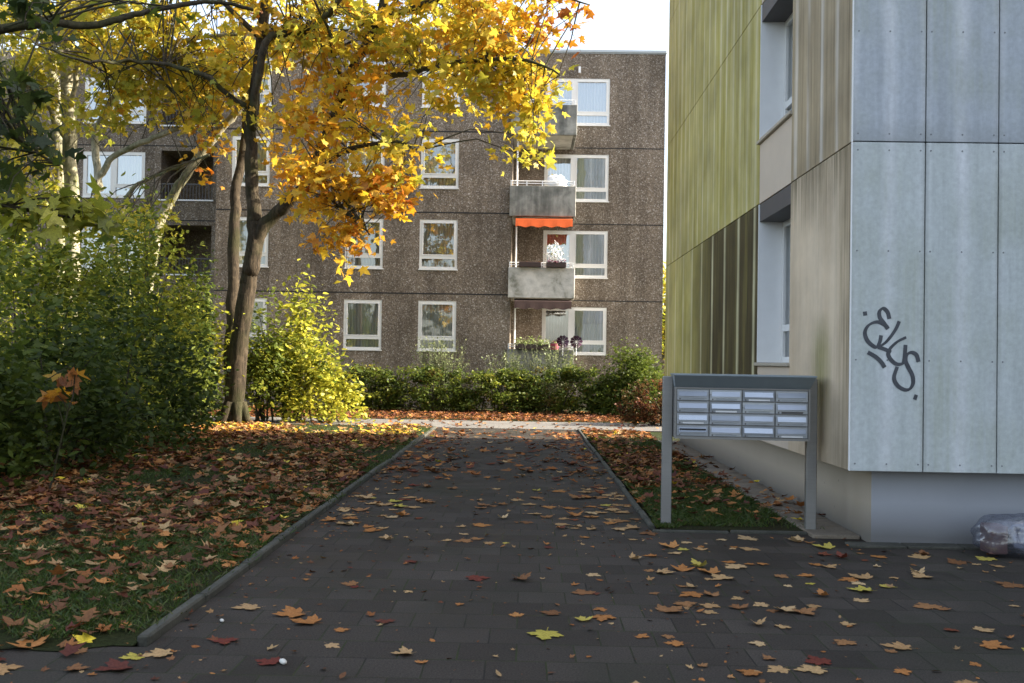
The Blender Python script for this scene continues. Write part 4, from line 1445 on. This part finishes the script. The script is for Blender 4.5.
lobes = [
    (125, 40, 22, 75, 42, 1.6, 40, 24, YG), (200, 55, 22, 72, 46, 2.0, 46, 24, YG), (120, 95, 21.5, 60, 32, 1.2, 19, 18, YG), (225, 110, 21, 56, 30, 1.2, 22, 18, MX),
    (280, 25, 21.5, 70, 45, 2.2, 40, 25, MX), (350, 30, 20, 70, 46, 2.0, 40, 25, MX), (425, 35, 20, 65, 42, 2.0, 44, 25, YG), (495, 25, 19.5, 62, 34, 1.4, 36, 22, {'yellow': 3, 'gold': 3, 'orange': 1.2, 'limeyellow': 1}),
    (562, 12, 18.8, 40, 24, 0.9, 13, 12, {'orange': 3, 'rust': 2, 'gold': 2}),
    (300, -70, 21, 190, 50, 2.6, 60, 24, YG), (500, -60, 20, 110, 36, 2, 28, 24, MX),
    (465, 84, 19.4, 60, 24, 1.1, 30, 22, YG), (524, 82, 19.2, 34, 28, 0.9, 24, 20, YG), (527, 132, 19.0, 20, 32, 0.6, 13, 14, YG),
    (345, 110, 19.5, 62, 44, 1.4, 40, 24, {'gold': 3, 'yellow': 3, 'orange': 2}), (325, 182, 18.4, 54, 36, 1.2, 30, 20, OR), (383, 188, 18.0, 34, 34, 0.9, 17, 19, OR),
    (345, 236, 17.8, 48, 20, 0.8, 16, 16, OR), (296, 150, 20.5, 34, 44, 1.0, 11, 17, OR), (405, 145, 18.2, 30, 32, 0.8, 11, 17, MX),
    (205, 160, 21, 30, 12, 0.7, 4, 10, {'gold': 1, 'orange': 1}),
]
crown(maple, lobes, skel, M['bark_dark'], 21, 0.215, 0.44, back=20.9, dens=0.92)

# --- plane tree on the left
plane = thing('plane_tree', 'pale-barked tree with twin upright stems rising behind the dark shrubs', 'tree', tuple(at(66, 420, 26)))
b = MB(); skel = []
px_limb(b, [(72, 415, 26), (72, 300, 26), (72, 200, 26), (68, 100, 26), (67, 0, 26), (70, -60, 26)], 0.21, 0.15, 12, 0.02, 31)
px_limb(b, [(60, 415, 26.4), (58, 300, 26.4), (60, 200, 26.4), (56, 110, 26.5), (48, 20, 26.6), (40, -50, 26.6)], 0.17, 0.11, 12, 0.02, 32)
b.build('trunk', M['bark_pale'], plane, smooth=True)
b = MB()
add([(70, 120, 26), (80, 60, 25.6), (92, 20, 25.2), (100, -40, 25)], 0.07, 0.04, 8, 0.03, 33)
add([(66, 140, 26), (40, 95, 25), (20, 80, 24.5), (0, 66, 24)], 0.06, 0.03, 8, 0.03, 34)
add([(58, 60, 26.5), (20, 20, 25.5), (-20, 0, 25)], 0.06, 0.03, 8, 0.03, 35)
b.build('branch', M['bark_pale'], plane, smooth=True)
LY = {'limeyellow': 4, 'yellow': 3, 'lime': 2}
crown(plane, [(35, 30, 26, 75, 60, 2.2, 70, 30, LY), (110, 20, 25.5, 60, 50, 1.8, 46, 28, LY), (20, 110, 25.5, 55, 50, 1.8, 36, 26, LY),
              (100, 95, 25.5, 30, 40, 1.4, 10, 20, LY), (20, 180, 25.5, 60, 30, 1.4, 30, 26, LY), (60, -60, 26, 120, 40, 2.5, 50, 26, LY)],
      skel + [at(70, 60, 26), at(66, 0, 26), at(60, 160, 26)], M['bark_pale'], 41, 0.18, 0.42)

# --- leaning pale tree
lean = thing('leaning_tree', 'thin pale tree whose mossy limbs lean towards the maple', 'tree', tuple(at(140, 415, 25)))
b = MB(); skel = []
add([(138, 415, 25), (146, 300, 25), (158, 230, 25), (165, 211, 25), (183, 179, 24.9), (200, 156, 24.8), (218, 133, 24.7), (239, 109, 24.6), (258, 80, 24.5)], 0.15, 0.085, 10, 0.008, 51)
add([(140, 330, 25), (98, 200, 24.4), (105, 169, 24.3), (116, 155, 24.2), (148, 140, 24.0), (178, 128, 23.9)], 0.10, 0.06, 9, 0.008, 52)
add([(100, 190, 24.4), (95, 140, 24.8), (102, 118, 24.8), (123, 84, 24.6), (140, 67, 24.4), (172, 46, 24.2), (202, 37, 24), (246, 33, 24)], 0.10, 0.04, 9, 0.01, 53)
add([(120, 215, 24.4), (130, 191, 24.2), (155, 176, 24), (190, 162, 23.8), (209, 155, 23.6)], 0.06, 0.035, 8, 0.008, 54)
b.build('trunk', M['bark_pale'], lean, smooth=True)
crown(lean, [(150, 75, 24.5, 60, 40, 1.2, 34, 22, LY), (190, 105, 24, 50, 25, 1.0, 16, 17, YG), (120, 130, 24, 40, 22, 1.0, 7, 13, LY), (230, 60, 24, 50, 35, 1.2, 16, 20, YG),
             (120, 225, 22.5, 70, 14, 1.0, 16, 24, LY)], skel, M['bark_dark'], 61, 0.17, 0.38)

# --- near tree at the left edge, in the shade
near = thing('shaded_maple', 'dark green maple branches hanging in from the left edge', 'tree', (-7.6, 8.6, 0))
b = MB(); skel = []
limb(b, [(-7.6, 8.6, -0.05), (-7.5, 8.65, 1.5), (-7.4, 8.8, 3.2), (-7.2, 9, 5.5)], 0.22, 0.12, 12, 0.01, 71)
b.build('trunk', M['bark_dark'], near, smooth=True)
b = MB()
sk = limb(b, [(-7.25, 9.0, 4.8), at(-40, 45, 11), at(0, 30, 11.2), at(49, 23, 11.5), at(88, 26, 11.8), at(119, 19, 12), at(147, 11, 12.2), at(190, 3, 12.6), at(225, 3, 13), at(253, 10, 13.3)], 0.075, 0.022, 8, 0.006, 72)
skel += sk[10:22]
sk2 = limb(b, [(-7.3, 8.9, 4.2), at(-60, 110, 9.2), at(-10, 120, 9.4), at(30, 150, 9.6), at(60, 165, 9.8)], 0.04, 0.01, 6, 0.01, 73)
skel += sk2[6:]
sk3 = limb(b, [(-7.3, 8.9, 3.4), at(-50, 190, 9), at(0, 205, 9.2), at(60, 215, 9.4), at(105, 222, 9.6)], 0.035, 0.008, 6, 0.01, 74)
b.build('branch', M['bark_dark'], near, smooth=True)
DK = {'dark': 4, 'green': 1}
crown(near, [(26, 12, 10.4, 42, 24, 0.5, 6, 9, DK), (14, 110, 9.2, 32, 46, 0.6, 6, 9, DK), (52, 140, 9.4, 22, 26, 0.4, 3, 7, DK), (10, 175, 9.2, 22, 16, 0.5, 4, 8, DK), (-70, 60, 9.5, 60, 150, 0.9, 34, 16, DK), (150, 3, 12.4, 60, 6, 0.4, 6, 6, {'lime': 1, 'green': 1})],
      skel, M['bark_dark'], 81, 0.17, 0.24, T_SMALL)
crown(near, [(45, 212, 9.4, 66, 20, 0.5, 17, 12, {'midgreen': 2, 'lime': 3, 'limeyellow': 2})], sk3[6:], M['bark_dark'], 82, 0.17, 0.24, T_SMALL)


# ------------------------------------------------------------------ shrubs
def shrub(name, label, cx, cy, rx, ry, h, n, pal, size, seed, group='shrubs along the lawn', lean=(0, 0), boxy=False, tmpl=T_OVAL, stems=9, clumpy=1.0, z0=0.0, loose=0.12, cat='shrub', nb=46):
    rng = np.random.default_rng(seed)
    t = thing(name, label, cat, (cx, cy, z0), group)
    b = MB()
    tips = []
    for k in range(nb):
        u = rng.normal(0, 1, 3); u[2] = abs(u[2]) * 1.1 + 0.02; u /= np.linalg.norm(u)
        rr = rng.uniform(0.55, 1.0) ** 0.6
        if boxy:
            u /= (abs(u[0]) ** 5 + abs(u[1]) ** 5 + abs(u[2]) ** 5) ** 0.2; rr = rng.uniform(0.75, 1.0)
        z = u[2] * h * rr
        if rng.random() < 0.35: z = rng.uniform(0.1, 0.5) * h
        tip = np.array([cx + u[0] * rx * rr + lean[0] * z, cy + u[1] * ry * rr + lean[1] * z, z0 + max(0.12, z)])
        tips.append(tip)
        if k < stems:
            base = np.array([cx + rng.normal(0, rx * 0.15), cy + rng.normal(0, ry * 0.15), z0 - 0.03])
            mid = base * 0.45 + tip * 0.55 + np.array([0, 0, 0.12 * h])
            b.tube([Vector(base), Vector(mid * 0.5 + base * 0.5), Vector(mid), Vector(tip)], [0.028, 0.022, 0.014, 0.004], 5, cap=False)
    tips = np.array(tips)
    w = rng.uniform(0.4, 1.4, len(tips)); w /= w.sum()
    idx = rng.choice(len(tips), n, p=w)
    core = np.array([cx, cy, z0 + h * 0.35])
    f = np.clip(rng.normal(0.0, loose, n), -0.5, 0.6)
    P = tips[idx] + (core - tips[idx]) * np.abs(f)[:, None] * clumpy + rng.normal(0, 0.10 if boxy else 0.17, (n, 3)) * np.array([rx, ry, h * 0.6]) * 0.8
    P[:, 2] = np.maximum(P[:, 2], z0 + 0.03 + rng.uniform(0, 0.12, n))
    tone = pick(rng, pal, len(tips))
    C = pick(rng, pal, n) * 0.6 + tone[idx] * 0.4
    leaf_mesh('foliage', P, size * rng.uniform(0.4, 1.45, n), C, tmpl, normal_up=0.5, droop=0.25, material=M['shrub'], parent=t, seed=seed)
    b.build('stems', M['bark_dark'], t)
    return t


D1 = {'dark': 3, 'green': 3}
D2 = {'green': 3, 'midgreen': 4, 'lime': 1}
D3 = {'midgreen': 4, 'green': 1, 'lime': 3}
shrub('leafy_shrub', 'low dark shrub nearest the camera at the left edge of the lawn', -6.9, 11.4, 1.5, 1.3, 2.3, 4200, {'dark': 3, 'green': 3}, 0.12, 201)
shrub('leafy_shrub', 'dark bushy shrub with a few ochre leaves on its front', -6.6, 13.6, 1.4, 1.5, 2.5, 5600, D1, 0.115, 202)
shrub('leafy_shrub', 'tall green shrub rising behind the dark front shrubs on the left', -8.6, 14.4, 1.9, 1.9, 3.9, 6200, D2, 0.125, 203)
shrub('leafy_shrub', 'broad dark shrub sweeping down to the lawn short of the maple', -6.7, 16.4, 1.5, 1.7, 2.9, 6000, D1, 0.115, 204)
shrub('leafy_shrub', 'tall mid green shrub under the leaning pale tree', -8.9, 18.2, 1.9, 2.0, 4.5, 7000, D3, 0.13, 205)
shrub('leafy_shrub', 'tall olive green shrub between the leaning tree and the maple', -7.7, 20.2, 1.4, 1.3, 4.9, 7200, {'green': 2, 'midgreen': 4, 'lime': 2}, 0.11, 206)
shrub('leafy_shrub', 'narrow green shrub pressed close to the left side of the maple trunk', -7.45, 22.2, 0.65, 0.8, 4.3, 4200, {'green': 3, 'midgreen': 2, 'dark': 1}, 0.11, 216)
shrub('leafy_shrub', 'yellowing shrub in sunlight behind the maple trunk on the left', -9.4, 23.6, 2.3, 1.5, 5.4, 7000, {'lime': 3, 'midgreen': 2, 'limeyellow': 2}, 0.14, 207)
shrub('leafy_shrub', 'far yellow-green shrub under the twin-stemmed pale tree', -13.4, 24.6, 2.4, 1.5, 5.0, 5000, {'lime': 3, 'limeyellow': 2, 'midgreen': 1}, 0.14, 208)
shrub('leafy_shrub', 'bright yellow-green sunlit shrub to the right of the maple trunk', -5.7, 24.9, 1.5, 1.1, 3.7, 3600, {'limeyellow': 4, 'lime': 3, 'midgreen': 3}, 0.14, 209, loose=0.4, nb=34)
shrub('leafy_shrub', 'mid green shrub half hidden between the maple trunk and the bright shrub', -6.45, 24.5, 0.95, 0.8, 3.3, 3400, {'midgreen': 4, 'green': 2, 'lime': 1}, 0.12, 217, loose=0.25)
shrub('leafy_shrub', 'small pale sunlit shrub spilling onto the litter right of the maple', -4.95, 24.6, 1.1, 0.8, 1.5, 1700, {'limeyellow': 5, 'lime': 2}, 0.13, 210)
# a few ochre leaves on the dark shrub's front
rng = np.random.default_rng(220)
sp = thing('maple_sapling', 'thin sapling with a few drooping ochre leaves in front of the dark shrub', 'sapling', (-5.35, 11.2, 0.03))
b = MB(); skel = limb(b, [(-5.4, 11.25, -0.02), (-5.25, 11.2, 0.6), at(75, 372, 11.1), at(45, 380, 11)], 0.014, 0.005, 6, 0.01, 221)
b.build('stem', M['bark_dark'], sp)
crown(sp, [(66, 385, 11.1, 28, 16, 0.15, 5, 4, {'gold': 1, 'litterorange': 2})], skel[5:], M['bark_dark'], 222, 0.16, 0.12, T_LIT)

# hedge in front of the far block
H1 = {'green': 4, 'dark': 2, 'midgreen': 3, 'lime': 0.6, 'brown': 0.4}
for i, (pa, pb, pt, yy, lab, pal) in enumerate((
        (326, 398, 366, 30.6, 'low clipped hedge at the left end of the hedge row, thin at its foot', H1),
        (386, 470, 366, 30.5, 'clipped hedge under the tall grass left of the balconies', H1),
        (456, 536, 369, 30.4, 'dense clipped hedge in the middle of the hedge row', H1),
        (525, 605, 366, 30.5, 'clipped hedge under the ground-floor balcony planter', H1))):
    ca = (at(pa, 412, yy).x + at(pb, 412, yy).x) / 2
    rx = (at(pb, 412, yy).x - at(pa, 412, yy).x) / 2
    h = at((pa + pb) / 2, pt, yy).z
    shrub('hedge', lab, ca, yy, rx * 1.03, 0.6, h, 8200, pal, 0.095, 300 + i, 'hedges before the far block', cat='hedge', stems=8, nb=130, boxy=True)
shrub('leafy_shrub', 'round bright green shrub at the right end of the hedge row', at(632, 400, 30.2).x, 30.2, 1.35, 0.9, 2.1, 13000, {'midgreen': 3, 'green': 4, 'dark': 1}, 0.10, 310, 'hedges before the far block', nb=140, loose=0.2)
shrub('hedge', 'small brownish clipped hedge beyond the left letterbox post', 3.35, 25.6, 0.95, 0.7, 1.2, 6500, {'brown': 3, 'dark': 2, 'red': 2}, 0.08, 311, 'hedges before the far block', cat='hedge', nb=90, boxy=True)
for i, (px, h, lab) in enumerate(((440, 2.35, 'feathery tall grass tuft above the hedge under the left windows'), (552, 2.2, 'feathery tall grass tuft above the hedge below the balconies'), (512, 1.9, 'short feathery grass tuft poking from the middle hedge'))):
    c = at(px, 410, 31.2)
    t = thing('tall_grass', lab, 'tall grass', (c.x, 31.2, 0), 'grass tufts in the hedge')
    rng = np.random.default_rng(320 + i)
    b = MB(); hp = []
    for k in range(130):
        a, rr = rng.uniform(0, 6.28), rng.uniform(0.05, 0.62)
        top = Vector((c.x + math.cos(a) * rr * 1.7, 31.2 + math.sin(a) * rr * 0.5, h * rng.uniform(0.6, 1.0)))
        bs_ = Vector((c.x + math.cos(a) * rr * 0.8, 31.2 + math.sin(a) * rr * 0.3, 0))
        b.tube([bs_, bs_.lerp(top, 0.6) + Vector((0, 0, 0.08)), top], [0.006, 0.005, 0.002], 3, cap=False)
        for q in rng.uniform(0.45, 1.0, 9):
            hp.append(tuple(bs_.lerp(top, q) + Vector((rng.normal(0, 0.045), rng.normal(0, 0.04), 0.05))))
    V = np.array(b.v); Fq = np.array(b.f)
    Cc = np.tile(np.array([[0.13, 0.15, 0.06]]), (len(V), 1)) * rng.uniform(0.7, 1.3, (len(V), 1))
    V = V - np.array([c.x, 31.2, 0])
    tri_mesh('stalks', V, Fq, Cc, M['grass'], t)
    n_ = len(hp)
    t['_base'] = (c.x, 31.2, 0)
    leaf_mesh('seed_heads', np.array(hp), rng.uniform(0.04, 0.10, n_), pick(rng, {'feather': 1}, n_), T_OVAL, droop=-1.2, material=M['grass'], parent=t, seed=340 + i)

# trees glimpsed through the gap beyond the block
gt = thing('distant_tree', 'pale yellow tree glimpsed in the gap between the two buildings', 'tree', (9.3, 68, 0))
b = MB(); skel = limb(b, [(9.3, 68, 0), (9.3, 68, 2.5), (9.5, 68, 6)], 0.3, 0.12, 8, 0.02, 330)
b.build('trunk', M['bark_dark'], gt)
rng = np.random.default_rng(331)
d = rng.normal(0, 1, (2600, 3)); d /= np.linalg.norm(d, axis=1)[:, None]
P = np.array([9.3, 68, 5.2]) + d * (rng.uniform(0.2, 1, (2600, 1)) ** 0.4) * np.array([2.6, 2.2, 3.2]) + rng.normal(0, 0.25, (2600, 3))
leaf_mesh('crown', P, 0.3, pick(rng, LY, 2600), T_SMALL, material=M['leaf'], parent=gt, seed=332)


# ------------------------------------------------------------------ grass
def grass(name, areas, label_seed):
    rng = np.random.default_rng(label_seed)
    P = []
    for x0, x1, y0, y1, n in areas:
        q = np.stack([rng.uniform(x0, x1, n), rng.uniform(y0, y1, n)], 1)
        k = np.sin(q[:, 0] * 2.1 + 1.3 * np.sin(q[:, 1] * 1.7)) * np.sin(q[:, 1] * 1.9 + q[:, 0] * 0.7) + rng.normal(0, 0.45, n)
        if x1 < 0: k = np.where(q[:, 1] < 5.62 + 0.22 * np.sin(q[:, 0] * 5.3) * np.sin(q[:, 0] * 2.1 + 1) + rng.normal(0, 0.06, n), -9, k)
        P.append(q[k > -0.2])
    P = np.concatenate(P); n = len(P)
    a = rng.uniform(0, 2 * np.pi, n); h = rng.uniform(0.02, 0.055, n); w = rng.uniform(0.0025, 0.005, n)
    z = np.where(P[:, 0] < 0, 0.03, 0.02)
    bx, by = np.cos(a) * w, np.sin(a) * w
    lx, ly = rng.normal(0, 0.03, n), rng.normal(0, 0.03, n)
    V = np.zeros((n, 4, 3))
    V[:, 0] = np.stack([P[:, 0] - bx, P[:, 1] - by, z], 1)
    V[:, 1] = np.stack([P[:, 0] + bx, P[:, 1] + by, z], 1)
    V[:, 2] = np.stack([P[:, 0] + bx * .7 + lx * .4, P[:, 1] + by * .7 + ly * .4, z + h * 0.6], 1)
    V[:, 3] = np.stack([P[:, 0] + lx, P[:, 1] + ly, z + h], 1)
    Fq = np.arange(n * 4).reshape(n, 4)
    base = np.array([[0.054, 0.096, 0.014], [0.074, 0.115, 0.017], [0.040, 0.074, 0.013], [0.095, 0.098, 0.028]])[rng.integers(0, 4, n)]
    o = tri_mesh(name, V.reshape(-1, 3), Fq, np.repeat(base, 4, 0), M['grass'])
    return tag(o, kind='stuff')

g1 = grass('lawn_grass', [(-7, KX - 0.09, 5.45, 9, 60000), (-7.5, KX - 0.13, 9, 14, 46000), (-7, KX - 0.13, 14, 22.6, 40000)], 401)
tag(g1, 'short green grass showing between the leaves on the lawn', 'grass')
g2 = grass('verge_grass', [(PX + 0.1, 2.66, 9.75, 13, 26000), (PX + 0.1, 2.66, 13, 22.6, 22000)], 402)
tag(g2, 'short grass on the verge behind the letterboxes', 'grass')
# tufts at the foot of the posts and kerb
g3 = grass('moss_tufts', [(1.28, 1.5, 9.6, 9.9, 500), (2.55, 2.9, 9.6, 9.85, 500), (KX - 0.13, KX, 5.5, 22, 1500)], 403)
tag(g3, 'small green tufts at the foot of the kerb and posts', 'grass')


# ------------------------------------------------------------------ fallen leaves
def litter(name, label, areas, seed, size=(0.05, 0.145), zj=0.02):
    rng = np.random.default_rng(seed)
    Ps, Cs = [], []
    for x0, x1, y0, y1, z, n, pal, patch in areas:
        q = np.stack([rng.uniform(x0, x1, n), rng.uniform(y0, y1, n), z + 0.008 + np.abs(rng.normal(0, zj, n))], 1)
        if patch:
            k = np.sin(q[:, 0] * 1.6 + 0.9 * np.sin(q[:, 1] * 0.8)) + np.sin(q[:, 1] * 1.15 + q[:, 0] * 0.5) + rng.normal(0, 0.8, n)
            if x1 < 0: k -= 1.3 * np.exp(-((q[:, 0] - KX) / 0.55) ** 2)
            q = q[k > patch]
        Ps.append(q); Cs.append(pick(rng, pal, len(q)))
    P = np.concatenate(Ps); C = np.concatenate(Cs)
    o = leaf_mesh(name, P, rng.uniform(*size, len(P)), C, T_LIT, flat=0.27, material=M['litter'], seed=seed)
    return tag(o, label, 'leaf litter', kind='stuff')

LP = {'brown': 3.6, 'red': 3.2, 'tan': 1.5, 'litterorange': 3.2, 'yellow': 0.12}
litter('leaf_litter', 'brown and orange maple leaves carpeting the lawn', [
    (-7, KX - 0.1, 5.5, 8.5, 0.03, 800, LP, -0.2), (-5, KX - 0.2, 5.1, 5.7, 0.004, 70, LP, 0), (-7, KX - 0.1, 8.5, 12, 0.035, 1800, LP, 0.0), (-7.5, KX - 0.1, 12, 17, 0.04, 3600, LP, -0.2), (-8, KX - 0.1, 17, 20.2, 0.04, 2800, LP, -0.5), (-8, KX - 0.1, 20.0, 23.4, 0.04, 2600, {'tan': 5, 'litterorange': 3, 'yellow': 1.5, 'gold': 2}, -0.3), (-7.5, -5, 9, 22, 0.04, 3000, LP, 0), (-6.5, KX - 0.08, 5.5, 13, 0.03, 1500, {'brown': 3, 'tan': 2, 'litterorange': 1}, 0.4)], 501)  # strip nearest the cross path: paler leaf colours stand in for sunlight
litter('leaf_litter', 'brown and rust leaves lying on the verge behind the letterboxes', [
    (PX + 0.1, 2.9, 9.7, 12.5, 0.03, 300, LP, 0.1), (PX + 0.1, 2.7, 12.5, 17, 0.03, 1300, LP, -0.3), (PX + 0.1, 2.7, 17, 22.7, 0.03, 1300, LP, -0.6), (2.7, 3.1, 10, 20, 0.035, 70, LP, 0)], 502)
litter('leaf_litter', 'rust coloured leaves under the hedge beyond the cross path', [(-9, 6, 26.4, 31.5, 0.0, 7000, {'red': 3, 'brown': 3, 'litterorange': 3}, 0), (-8, 5, 22.8, 26.3, 0.006, 330, LP, 0)], 503)

# single leaves on the paving
hue = {'tan': ((0.46, 0.30, 0.14), (0.36, 0.21, 0.09), (0.54, 0.38, 0.20)), 'brown': ((0.22, 0.10, 0.04), (0.30, 0.15, 0.06), (0.17, 0.075, 0.03)),
       'red': ((0.14, 0.03, 0.02), (0.19, 0.06, 0.025), (0.11, 0.03, 0.02)), 'orange': ((0.40, 0.17, 0.05), (0.34, 0.14, 0.04), (0.46, 0.22, 0.07)),
       'yellow': ((0.44, 0.36, 0.06), (0.40, 0.34, 0.07), (0.48, 0.38, 0.08))}
LM = {k: m_leaf('fallen_leaf_' + k, 0.12, 0.03, 0.6, tint=v) for k, v in hue.items()}
LEAFMESH = {}
for k in hue:
    LEAFMESH[k] = []
    for j, (c, f, w, pe) in enumerate(((0.05, 0.03, 0.015, 0.3), (0.12, 0.0, 0.02, 0.35), (-0.12, 0.06, 0.02, 0.25), (0.22, 0.08, 0.025, 0.3), (0.06, -0.06, 0.03, 0.4), (0.4, -0.15, 0.04, 0.3), (0.45, 0.2, 0.06, 0.2), (0.02, 0.0, 0.01, 0.2))):
        v, fc = fan(MAPLE, (0, 0.3), c, f, pe, w, 40 + j)
        v[:, 1] -= 0.4
        v[:, 2] -= v[:, 2].min()
        me = bpy.data.meshes.new('fallen_leaf')
        me.from_pydata(v.tolist(), [], fc.tolist())
        me.materials.append(LM[k]); me.update()
        LEAFMESH[k].append(me)
DESC = {'tan': 'dry tan', 'brown': 'brown', 'red': 'dark red', 'orange': 'rust orange', 'yellow': 'yellow'}


def zone(x, y):
    if y > 9.5: 
        return 'on the paved path further than the letterboxes' if y > 13 else ('on the path near the verge edging' if x > -0.4 else 'on the path near the long kerb')
    if x < -1.2: return 'on the forecourt paving towards the kerb end'
    if x < 1.0: return 'on the forecourt paving in line with the path'
    if x < 2.9: return 'on the forecourt paving before the letterboxes'
    return 'on the forecourt paving before the white plinth'


def put_leaf(x, y, k, size, label=None, rng=random, tilt=0.10):
    me = rng.choice(LEAFMESH[k])
    o = bpy.data.objects.new('fallen_leaf', me)
    COL.objects.link(o)
    o.location = (x, y, 0.004)
    s = size
    o.scale = (s * rng.uniform(0.85, 1.1), s, s * rng.uniform(0.5, 1.1))
    o.rotation_euler = (rng.gauss(0, tilt * 0.3), rng.gauss(0, tilt * 0.3), rng.uniform(0, 6.28))
    z = zone(x, y)
    tag(o, label or (DESC[k] + ' maple leaf lying ' + z), 'leaf', ('%s leaves %s' % (DESC[k], z)) if not label else 'leaves picked out on the paving')
    return o


rl = random.Random(77)
special = [
    (545, 636, 'yellow', 0.20, 'large yellow-green leaf in the pair at the middle of the forecourt'),
    (583, 620, 'yellow', 0.12, 'folded yellow leaf at the right of the central pair'),
    (268, 662, 'red', 0.15, 'dark red leaf beside the small white stone'),
    (860, 591, 'yellow', 0.17, 'big pale yellow leaf below the panel building corner'),
    (888, 587, 'yellow', 0.12, 'small yellow leaf right of the big pale yellow one'),
    (683, 550, 'yellow', 0.11, 'bright yellow and orange leaf just below the letterboxes'),
    (225, 642, 'red', 0.15, 'dark red-brown leaf just off the kerb end'),
    (132, 658, 'yellow', 0.12, 'yellow leaf near the kerb end at the left of the paving'),
]
def ground_pt(px, py):
    d = F_ * FPX + RV * (px - 512.0) + UV * (341.5 - py)
    return EYE + d * (-EYE.z / d.z)

taken = []
for px, py, k, s, lab in special:
    p = ground_pt(px, py)
    put_leaf(p.x, p.y, k, s, lab, rl); taken.append((p.x, p.y))
cand = []
def ok(x, y, d): return all((x - a) ** 2 + (y - c) ** 2 > d * d for a, c in taken)
def scatter(n, x0, x1, y0, y1, dmin, ybias=1.0, edge=None):
    c = 0
    for _ in range(n * 12):
        if c >= n: break
        x = rl.uniform(x0, x1); y = y0 + (y1 - y0) * rl.random() ** ybias
        if edge and rl.random() < 0.55:
            x = edge[0] + abs(rl.gauss(0, 0.45)) if rl.random() < 0.45 else edge[1] - abs(rl.gauss(0, 0.5))
        if not (x0 < x < x1): continue
        if not ok(x, y, dmin): continue
        k = rl.choices(['tan', 'brown', 'red', 'orange', 'yellow'], [5, 3.0, 1.0, 2.2, 0.3])[0]
        taken.append((x, y)); cand.append((x, y, k, ((0.06 + 0.13 * rl.random() ** 1.5) if y < 9 else 0.085 + 0.105 * rl.random()))); c += 1

scatter(85, -2.9, 3.0, 4.6, 9.4, 0.10)
scatter(55, 1.0, 3.2, 5.2, 9.35, 0.05)
scatter(34, 2.6, 4.6, 5.0, 8.6, 0.10)
scatter(10, -3.2, -2.0, 4.8, 5.6, 0.10)
scatter(140, KX + 0.06, PX - 0.05, 9.4, 14, 0.08, 1.0, (KX + 0.05, PX - 0.05))
scatter(420, KX + 0.06, PX - 0.05, 14, 22.5, 0.06, 1.0, (KX + 0.05, PX - 0.05))
cand.sort(key=lambda c: c[1])
for x, y, k, s in cand[:290]:
    put_leaf(x, y, k, s, None, rl)
rest = cand[290:]
if rest:
    P = np.array([(x, y, 0.012) for x, y, k, s in rest]); rng = np.random.default_rng(9)
    o = leaf_mesh('leaf_litter', P, np.array([s for *_, s in rest]), pick(rng, LP, len(rest)), T_LIT, flat=0.15, material=M['litter'], seed=12)
    tag(o, 'scattered leaves at the far end of the paved path', 'leaf litter', kind='stuff')

# crumbs of broken leaf on the paving
rng = np.random.default_rng(91)
n = 2600
Px = np.where(rng.random(n) < 0.5, rng.uniform(KX + 0.02, PX, n), np.where(rng.random(n) < 0.5, KX + 0.02 + np.abs(rng.normal(0, 0.35, n)), PX - np.abs(rng.normal(0, 0.5, n))))
Py = rng.uniform(4.5, 23.3, n)
wide = (Py < 9.4) & (rng.random(n) < 0.7)
Px = np.where(wide, rng.uniform(-3.2, 4.8, n), Px)
keep = (Px > KX) | (Py < 5.2)
Q = np.stack([Px, Py, np.full(n, 0.006)], 1)[keep]
o = leaf_mesh('leaf_litter', Q, 0.015 + 0.05 * rng.random(len(Q)) ** 2.2, pick(rng, {'tan': 3, 'brown': 4, 'litterorange': 2, 'red': 1}, len(Q)), T_OVAL + T_LIT[:2], flat=0.2, material=M['litter'], seed=92)
tag(o, 'crumbs of broken dry leaf strewn over the paving', 'leaf litter', kind='stuff')

# small stones on the paving
for px, py, s, lab in ((283, 664, 0.032, 'small white oblong stone beside the dark red leaf'), (222, 622, 0.022, 'tiny pale pebble at the foot of the kerb end')):
    p = ground_pt(px, py)
    o = lumpy(0, 0, s * 0.35, s, s * 0.5, s * 0.42, 0.03, 3, 14, sq=2.1).build('pebble', M['stone_white'], smooth=True)
    o.location = (p.x, p.y, 0.002); o.rotation_euler = (0, 0, 2.2)
    tag(o, lab, 'stone', 'pale stones on the paving')
for o in bpy.data.objects:
    if '_base' in o: del o['_base']
